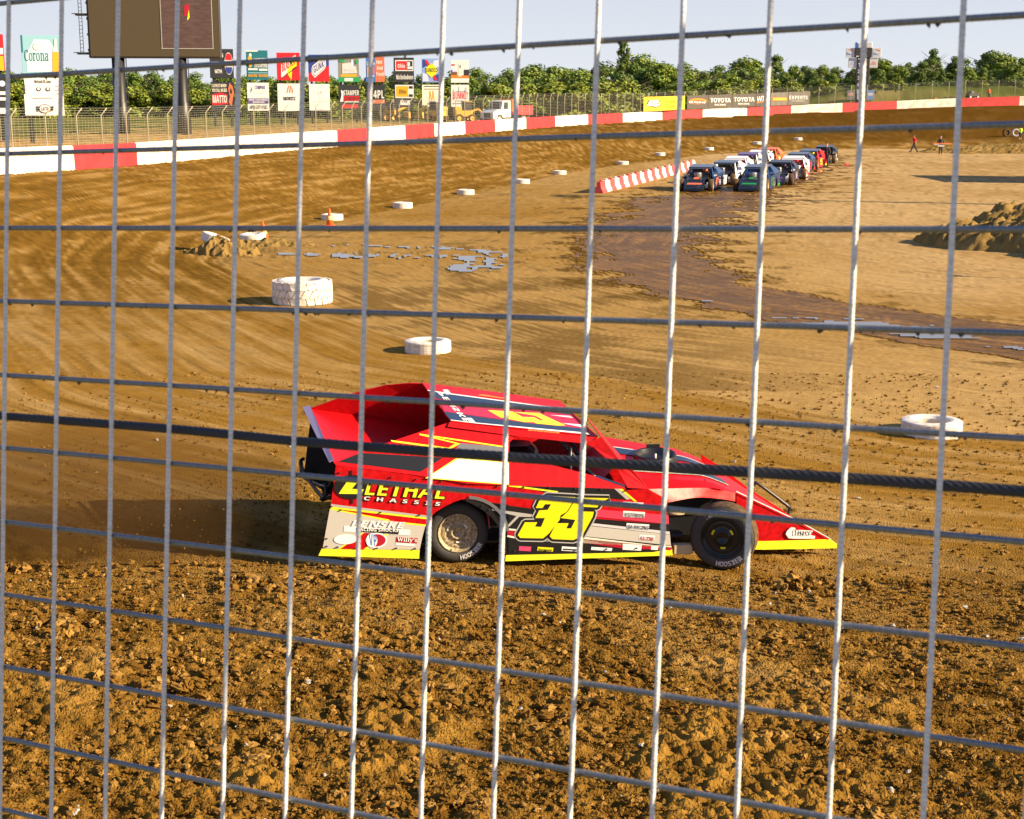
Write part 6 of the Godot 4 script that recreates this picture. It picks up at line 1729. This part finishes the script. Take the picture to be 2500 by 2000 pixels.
# a standing figure faces local -z towards the viewer when turn is PI; joints are given in metres for a 1.75 m body
func person(label: String, at: Vector3, turn: float, size: float, pose: Dictionary, look: Dictionary) -> Node3D:
	var o := thing("person", label, "person", at, turn)
	o.scale = Vector3.ONE * size / 1.75
	var hip := Vector3(0, 0.92, 0)
	var neck := Vector3(pose.get("lean", 0.0), 1.46, 0)
	var J := {}
	for s in [-1, 1]:
		var k := "r" if s > 0 else "l"
		J["sh" + k] = neck + Vector3(0, -0.06, s * 0.18)
		J["hp" + k] = hip + Vector3(0, 0, s * 0.095)
		J["el" + k] = pose.get("el" + k, J["sh" + k] + Vector3(-0.03, -0.28, s * 0.06))
		J["ha" + k] = pose.get("ha" + k, J["el" + k] + Vector3(0.06, -0.25, s * 0.01))
		J["kn" + k] = pose.get("kn" + k, J["hp" + k] + Vector3(0.02, -0.43, s * 0.01))
		J["an" + k] = pose.get("an" + k, J["kn" + k] + Vector3(-0.03, -0.41, 0))
	var body: Array = [[hip, neck - Vector3(0, 0.12, 0), 0.13, 0.145], [neck - Vector3(0, 0.05, 0), neck + Vector3(0.01, 0.06, 0), 0.06, 0.055], [neck + Vector3(0.015, 0.14, 0), neck + Vector3(0.02, 0.22, 0), 0.082, 0.094], [neck + Vector3(0.085, 0.16, 0), neck + Vector3(0.115, 0.14, 0), 0.014, 0.016]]
	var shirt: Array = [[hip + Vector3(0, 0.04, 0), neck - Vector3(0, 0.13, 0), 0.150, 0.165], [neck + Vector3(0, -0.10, -0.12), neck + Vector3(0, -0.10, 0.12), 0.10, 0.10]]
	var pants: Array = [[hip + Vector3(0, -0.03, -0.06), hip + Vector3(0, -0.03, 0.06), 0.135, 0.135], [hip, hip + Vector3(0, 0.06, 0), 0.142, 0.138]]
	var shoes: Array = []
	for k in ["l", "r"]:
		body.append([J["sh" + k], J["el" + k], 0.052, 0.042])
		body.append([J["el" + k], J["ha" + k], 0.042, 0.030])
		var fd: Vector3 = (J["ha" + k] - J["el" + k]).normalized()
		body.append([J["ha" + k], J["ha" + k] + fd * 0.08, 0.032, 0.030])
		for q in 4: body.append([J["ha" + k] + fd * 0.08 + Vector3(0, 0, (q - 1.5) * 0.018), J["ha" + k] + fd * (0.145 - absf(q - 1.3) * 0.01) + Vector3(0.01, -0.005, (q - 1.5) * 0.020), 0.010, 0.008])
		body.append([J["ha" + k] + fd * 0.02, J["ha" + k] + fd * 0.075 + Vector3(0.045, 0, 0), 0.012, 0.010])
		body.append([J["hp" + k], J["kn" + k], 0.088, 0.058])
		body.append([J["kn" + k], J["an" + k], 0.056, 0.038])
		shirt.append([J["sh" + k], J["el" + k], 0.072, 0.060])
		if look.get("sleeves", false): shirt.append([J["el" + k], J["ha" + k], 0.058, 0.045])
		var down: Vector3 = J["an" + k] if not look.get("shorts", false) else (J["kn" + k] as Vector3).lerp(J["an" + k], 0.15)
		pants.append([J["hp" + k], J["kn" + k], 0.105, 0.080])
		pants.append([J["kn" + k], down, 0.078, 0.062])
		var toe: Vector3 = pose.get("toe" + k, Vector3(0.17, -0.035, 0.0))
		shoes.append([J["an" + k] + Vector3(-0.03, -0.03, 0), J["an" + k] + toe, 0.045, 0.040])
	var sk := obj("body", flesh(body, 0.024, 0.03), M.skin, o)
	obj("shirt", flesh(shirt, 0.03, 0.05), look.shirt, sk)
	obj("trousers", flesh(pants, 0.03, 0.04), look.pants, sk)
	obj("shoes", flesh(shoes, 0.024, 0.03), look.get("shoes", M.black), sk)
	obj("hair" if not look.has("hat") else "cap", flesh([[neck + Vector3(-0.01, 0.22, 0), neck + Vector3(0.015, 0.255, 0), 0.090, 0.088], [neck + Vector3(-0.045, 0.15, 0), neck + Vector3(-0.02, 0.23, 0), 0.06, 0.07]], 0.02, 0.03), look.get("hat", mat("hair_dark", Color(0.03, 0.02, 0.015), 0.8)), sk)
	return o

func on_ground(x: float, z: float) -> Vector3:
	return Vector3(x, ground_y(x, z), z)

func build_people() -> void:
	mat("shirt_red", Color(0.60, 0.012, 0.035), 0.8)
	mat("shirt_black", Color(0.018, 0.017, 0.02), 0.85)
	mat("trousers_dark", Color(0.035, 0.04, 0.055), 0.85)
	mat("vest", Color(0.45, 0.62, 0.02), 0.7)
	mat("shirt_orange", Color(0.72, 0.11, 0.01), 0.8)
	# walking left, seen from the side
	person("person in a red shirt and dark trousers walking across the infield", on_ground(39.3, -147.6), PI - 0.15, 1.72, {"lean": 0.05,
		"knl": Vector3(0.20, 0.50, -0.09), "anl": Vector3(0.34, 0.11, -0.09), "toel": Vector3(0.16, 0.03, 0), "knr": Vector3(-0.10, 0.50, 0.10), "anr": Vector3(-0.34, 0.13, 0.10), "toer": Vector3(0.12, -0.09, 0),
		"ell": Vector3(-0.16, 1.17, -0.24), "hal": Vector3(-0.06, 0.95, -0.24), "elr": Vector3(0.15, 1.16, 0.23), "har": Vector3(0.30, 0.98, 0.2)}, {"shirt": M.shirt_red, "pants": M.trousers_dark, "hat": M.shirt_black})
	# facing the camera, holding a flat board before the waist
	var pc := on_ground(40.7, -143.6)
	person("person in a black shirt carrying an orange-edged board before the waist", pc, -PI / 2 + 0.1, 1.70, {
		"elr": Vector3(0.05, 1.14, 0.31), "har": Vector3(0.24, 1.03, 0.20), "ell": Vector3(0.05, 1.14, -0.31), "hal": Vector3(0.24, 1.03, -0.20), "knl": Vector3(0.06, 0.49, -0.12), "anl": Vector3(0.02, 0.07, -0.15), "knr": Vector3(0.04, 0.49, 0.08), "anr": Vector3(0.0, 0.07, 0.06)}, {"shirt": M.shirt_black, "pants": M.trousers_dark, "sleeves": true, "shoes": M.car_orange})
	var bd := thing("carried_board", "flat grey and orange board held before the waist of the person in black", "board", pc + Vector3(0.02, 0.99, 0.32), 0.05)
	obj("board_top", box_mesh(Vector3(1.75, 0.07, 0.26), Vector3(0, 0, 0), 0.02), M.salmon, bd)
	obj("board_front", box_mesh(Vector3(0.62, 0.26, 0.05), Vector3(-0.05, -0.18, 0.02), 0.01), M.lightgrey, bd)
	obj("board_end", box_mesh(Vector3(0.5, 0.10, 0.2), Vector3(-0.55, -0.11, 0), 0.02), M.lightgrey, bd)
	person("person in a yellow-green vest and dark shorts standing by the dirt ridge", on_ground(57.6, -171.5), PI / 2 + 0.2, 1.6, {"har": Vector3(0.12, 1.15, 0.20), "elr": Vector3(0.0, 1.12, 0.26)}, {"shirt": M.vest, "pants": M.trousers_dark, "shorts": true, "hat": M.shirt_black})
	var oz := -215.5
	person("person in orange standing behind the track fence", on_ground(60.0, oz), -PI / 2, 1.6, {}, {"shirt": M.shirt_orange, "pants": M.lightgrey, "sleeves": true})
	person("person in orange up on the grass bank beside the cart", on_ground(71.3, -227.5), -PI / 2, 1.7, {}, {"shirt": M.shirt_orange, "pants": M.trousers_dark})
	person("person in a dark shirt standing beside the red and orange race car", on_ground(24.0, -115.2), -PI / 2 - 0.6, 1.8, {"elr": Vector3(0.18, 1.2, 0.25), "har": Vector3(0.4, 1.15, 0.1)}, {"shirt": M.shirt_black, "pants": M.trousers_dark, "sleeves": true})

# ---------------------------------------------------------------- the wire fence in front of the camera
func rod_mesh(len_: float, r: float, pitch: float, bump: float) -> ArrayMesh:
	var n := 10
	var step := 0.0042
	var cnt := int(len_ / step)
	var v := PackedVector3Array()
	var nrm := PackedVector3Array()
	var idx := PackedInt32Array()
	for i in cnt + 1:
		var y := len_ * i / cnt
		for j in n:
			var a := TAU * j / n
			var rib := pow(0.5 + 0.5 * sin(TAU * y / pitch + a), 2.0)
			var rr := r + bump * rib
			v.append(Vector3(cos(a) * rr, -y, sin(a) * rr))
			var sl := bump * 750.0 * cos(TAU * y / pitch + a) * rib
			nrm.append(Vector3(cos(a), sl, sin(a)).normalized())
	for i in cnt:
		for j in n:
			var a := i * n + j
			var b := i * n + (j + 1) % n
			idx.append_array([a, a + n, b, b, a + n, b + n])
	var arrays := []
	arrays.resize(Mesh.ARRAY_MAX)
	arrays[Mesh.ARRAY_VERTEX] = v
	arrays[Mesh.ARRAY_NORMAL] = nrm
	arrays[Mesh.ARRAY_INDEX] = idx
	var m := ArrayMesh.new()
	m.add_surface_from_arrays(Mesh.PRIMITIVE_TRIANGLES, arrays)
	return m

func build_near_fence() -> void:
	var o := Vector3(-1.07061733, 5.04701378, -3.25629772)
	var u := Vector3(0.88962825, 0.03710207, 0.4551758)
	var w := Vector3(-0.0322553, -0.98910056, 0.14366517)
	var nrm := w.cross(u).normalized()
	if nrm.z < 0.0: nrm = -nrm
	var sx := 0.1524
	var sy := 0.1590
	var f := thing("safety_fence", "welded steel wire safety fence of ribbed rods close to the viewer", "fence", o)
	var rng := RandomNumberGenerator.new()
	rng.seed = 5
	var c0 := -5
	var c1 := 20
	var r0 := -4
	var r1 := 14
	var rv := rod_mesh((r1 - r0) * sy, 0.0044, 0.0095, 0.0008)
	var rh := rod_mesh((c1 - c0) * sx, 0.0052, 0.011, 0.00022)
	for c in range(c0, c1 + 1):
		var p := obj("upright_wire", rv, M.galvanised, f)
		p.transform = Transform3D(Basis(u, -w, u.cross(-w)), u * (c * sx + rng.randfn() * 0.0015) + w * (r0 * sy) + nrm * 0.0085)
		p.rotate_object_local(Vector3.UP, rng.randf() * TAU)
		p.rotate_object_local(Vector3.BACK, rng.randfn() * 0.0012)
	for r in range(r0, r1 + 1):
		var p := obj("cross_wire", rh, M.galvanised_shaded, f)
		p.transform = Transform3D(Basis(w, -u, w.cross(-u)), w * (r * sy + rng.randfn() * 0.0015) + u * (c0 * sx))
		p.rotate_object_local(Vector3.UP, rng.randf() * TAU)
	for c: int in [c0, c1]:
		var top: Vector3 = u * (c * sx) + w * (r0 * sy) - nrm * 0.07
		var foot: Vector3 = top + w * ((o.y + top.y + 0.5) / -w.y)
		obj("post", tube_mesh(PackedVector3Array([top, foot]), 0.05, 0.05, 12), M.galvanised_shaded, f)
	# dried mud hanging under the cross wires
	var mud := new_st()
	for k in 150:
		var r := rng.randi_range(0, 4) if k < 110 else rng.randi_range(0, 9)
		var p := u * (rng.randf_range(-0.3, 13.5) * sx) + w * (r * sy) + nrm * rng.randf_range(-0.002, 0.003) + w * rng.randf_range(0.002, 0.0055)
		var l := rng.randf_range(0.002, 0.007)
		var d := rng.randf_range(0.002, 0.0065)
		var pts: Array[Vector3] = []
		for q in 5: pts.append(p + u * (cos(TAU * q / 5.0) * l) + nrm * (sin(TAU * q / 5.0) * 0.003))
		var tip := p + w * d + u * rng.randfn() * 0.002
		for q in 5:
			tri(mud, pts[q], pts[(q + 1) % 5], tip)
			tri(mud, pts[q], p - w * 0.003, pts[(q + 1) % 5])
	var mo := obj("dried_mud", done(mud), mat("dried_mud", Color(0.06, 0.05, 0.045), 0.95), f)
	mo.set_meta("kind", "stuff")
	# the twisted cable laced through the fence
	var rope := refine(v3s(ROPE), 14)
	var cb := thing("steel_cable", "thick black twisted cable strung across behind the wire fence", "cable", Vector3.ZERO)
	for s in 6:
		var pts := PackedVector3Array()
		var run := 0.0
		var line := PackedVector3Array()
		for i in rope.size() - 1:
			for k in 4: line.append(rope[i].lerp(rope[i + 1], k / 4.0))
		for i in line.size():
			if i > 0: run += line[i].distance_to(line[i - 1])
			var a := run / 0.085 * TAU + TAU * s / 6.0
			pts.append(line[i] - nrm * 0.016 + (nrm * cos(a) + w * sin(a)) * 0.0056)
		obj("strand", tube_mesh(pts, 0.0042, 0.0042, 7), M.cable, cb)
	# added unseen board, shaped to shade the upper left of the fence
	var e1 := v3(SHADE, 0)
	var e2 := v3(SHADE, 1)
	var up := (e1 - e2).normalized()
	var q1 := e1 + up * 0.7
	var q2 := e2 - up * 0.9
	var bd := thing("shade_board", "added tilted board out of view that shades the wire fence", "board", Vector3.ZERO)
	obj("panel", sheet_mesh(PackedVector3Array([q1, q2, q2 - u * 1.35, q1 - u * 1.35]), 0.018, 0.0, nrm), M.plywood, bd)
	for p in [q2.lerp(q1, 0.5) - u * 0.1, q2.lerp(q1, 0.5) - u * 1.2]:
		obj("post", box_mesh(Vector3(0.09, p.y + 0.8, 0.09), Vector3(p.x, p.y * 0.5 - 0.1, p.z + 0.07), 0.01), M.plywood, bd)

# ---------------------------------------------------------------- loose dirt
func clod_mesh(seed_: int) -> ArrayMesh:
	var rng := RandomNumberGenerator.new()
	rng.seed = seed_
	var n := rough_noise(1.2, seed_, FastNoiseLite.TYPE_SIMPLEX, 4)
	n.fractal_gain = 0.75
	var st := new_st()
	var rings := 7
	var segs := 10
	var P: Array = []
	for i in rings + 1:
		var row: Array[Vector3] = []
		for j in segs:
			var a := TAU * j / segs
			var t := PI * i / rings
			var d := Vector3(sin(t) * cos(a), cos(t), sin(t) * sin(a))
			var rr := 1.0 + 1.0 * n.get_noise_3dv(d * 1.3)
			row.append(Vector3(d.x * rr * 1.2, d.y * rr * 0.7, d.z * rr))
		P.append(row)
	for i in rings:
		for j in segs:
			var k := (j + 1) % segs
			if i == 0: tri(st, P[0][0], P[1][j], P[1][k])
			elif i == rings - 1: tri(st, P[i][j], P[rings][0], P[i][k])
			else: quad(st, P[i][j], P[i + 1][j], P[i + 1][k], P[i][k])
	return done(st)

func scatter(called: String, label: String, count: int, seed_: int, place: Callable) -> void:
	var rng := RandomNumberGenerator.new()
	rng.seed = seed_
	for va in 3:
		var mm := MultiMesh.new()
		mm.transform_format = MultiMesh.TRANSFORM_3D
		mm.use_colors = true
		mm.mesh = clod_mesh(seed_ * 10 + va)
		mm.instance_count = count / 3
		for i in count / 3:
			var r: Array = place.call(rng)
			var s: float = r[1]
			var b := Basis.from_euler(Vector3(rng.randfn() * 0.5, rng.randf() * TAU, rng.randfn() * 0.5)).scaled(Vector3(s * rng.randf_range(0.7, 1.3), s * rng.randf_range(0.6, 1.1), s))
			mm.set_instance_transform(i, Transform3D(b, r[0]))
			mm.set_instance_color(i, r[2])
		var o := MultiMeshInstance3D.new()
		o.multimesh = mm
		o.material_override = M.clod
		o.name = numbered(called)
		add_child(o)
		tag(o, label, "dirt", "", "stuff")

func build_clods() -> void:
	var dirt_col := func(rng: RandomNumberGenerator) -> Color:
		var t := rng.randf()
		var c := Color(0.21, 0.105, 0.019).lerp(Color(0.50, 0.285, 0.078), t * t)
		if rng.randf() < 0.006: c = Color(0.6, 0.56, 0.5)
		return c
	scatter("dirt_clods", "loose brown dirt clods churned up in the foreground", 33000, 11, func(rng: RandomNumberGenerator) -> Array:
		var q := 9.0 + 6.6 * pow(rng.randf(), 1.0)
		var half := q * 0.50 + 0.3
		var x := rng.randf_range(-half, half)
		var s := 0.005 + 0.040 * pow(rng.randf(), 4.5) * (0.6 + maxf(0.0, n_mid.get_noise_2d(x * 1.5, -q * 1.5)) * 1.6)
		return [Vector3(x, base_height(Vector2(x, -q)) + 0.022 + s * 0.3 + 0.02 * rng.randf(), -q), s, dirt_col.call(rng)])
	scatter("dirt_crumbs", "small dirt crumbs scattered over the track round the red car", 20000, 12, func(rng: RandomNumberGenerator) -> Array:
		var q := 13.5 + 14.0 * pow(rng.randf(), 1.25)
		var half := q * 0.48 + 0.5
		var x := rng.randf_range(-half, half)
		if n_mid.get_noise_2d(x, -q) < -0.1 and rng.randf() < 0.8: x = rng.randf_range(0.0, half)
		var s := 0.005 + 0.024 * pow(rng.randf(), 4.0)
		return [Vector3(x, base_height(Vector2(x, -q)) + s * 0.2 + 0.004, -q), s, dirt_col.call(rng)])
	# dirt thrown up behind the rear wheel
	scatter("flying_dirt", "bits of dirt thrown up behind the rear of the red car", 1500, 13, func(rng: RandomNumberGenerator) -> Array:
		var d := pow(rng.randf(), 1.3) * 3.2
		var p := Vector3(-1.6 - d, 0.05 + rng.randf() * 1.0 * exp(-d * 0.35), -16.6 + rng.randf_range(-0.9, 0.9))
		return [p, 0.003 + 0.010 * pow(rng.randf(), 2.5), dirt_col.call(rng)])

func build_dust() -> void:
	var f := FogVolume.new()
	f.name = "dust_cloud"
	f.shape = RenderingServer.FOG_VOLUME_SHAPE_ELLIPSOID
	f.size = Vector3(5.0, 2.1, 2.4)
	f.position = Vector3(-4.8, 0.5, -16.4)
	var fm := FogMaterial.new()
	fm.density = 0.5
	fm.albedo = Color(0.50, 0.36, 0.20)
	fm.edge_fade = 0.6
	f.material = fm
	add_child(f)
	tag(f, "brown dust hanging behind the rear of the red car", "dust", "", "stuff")
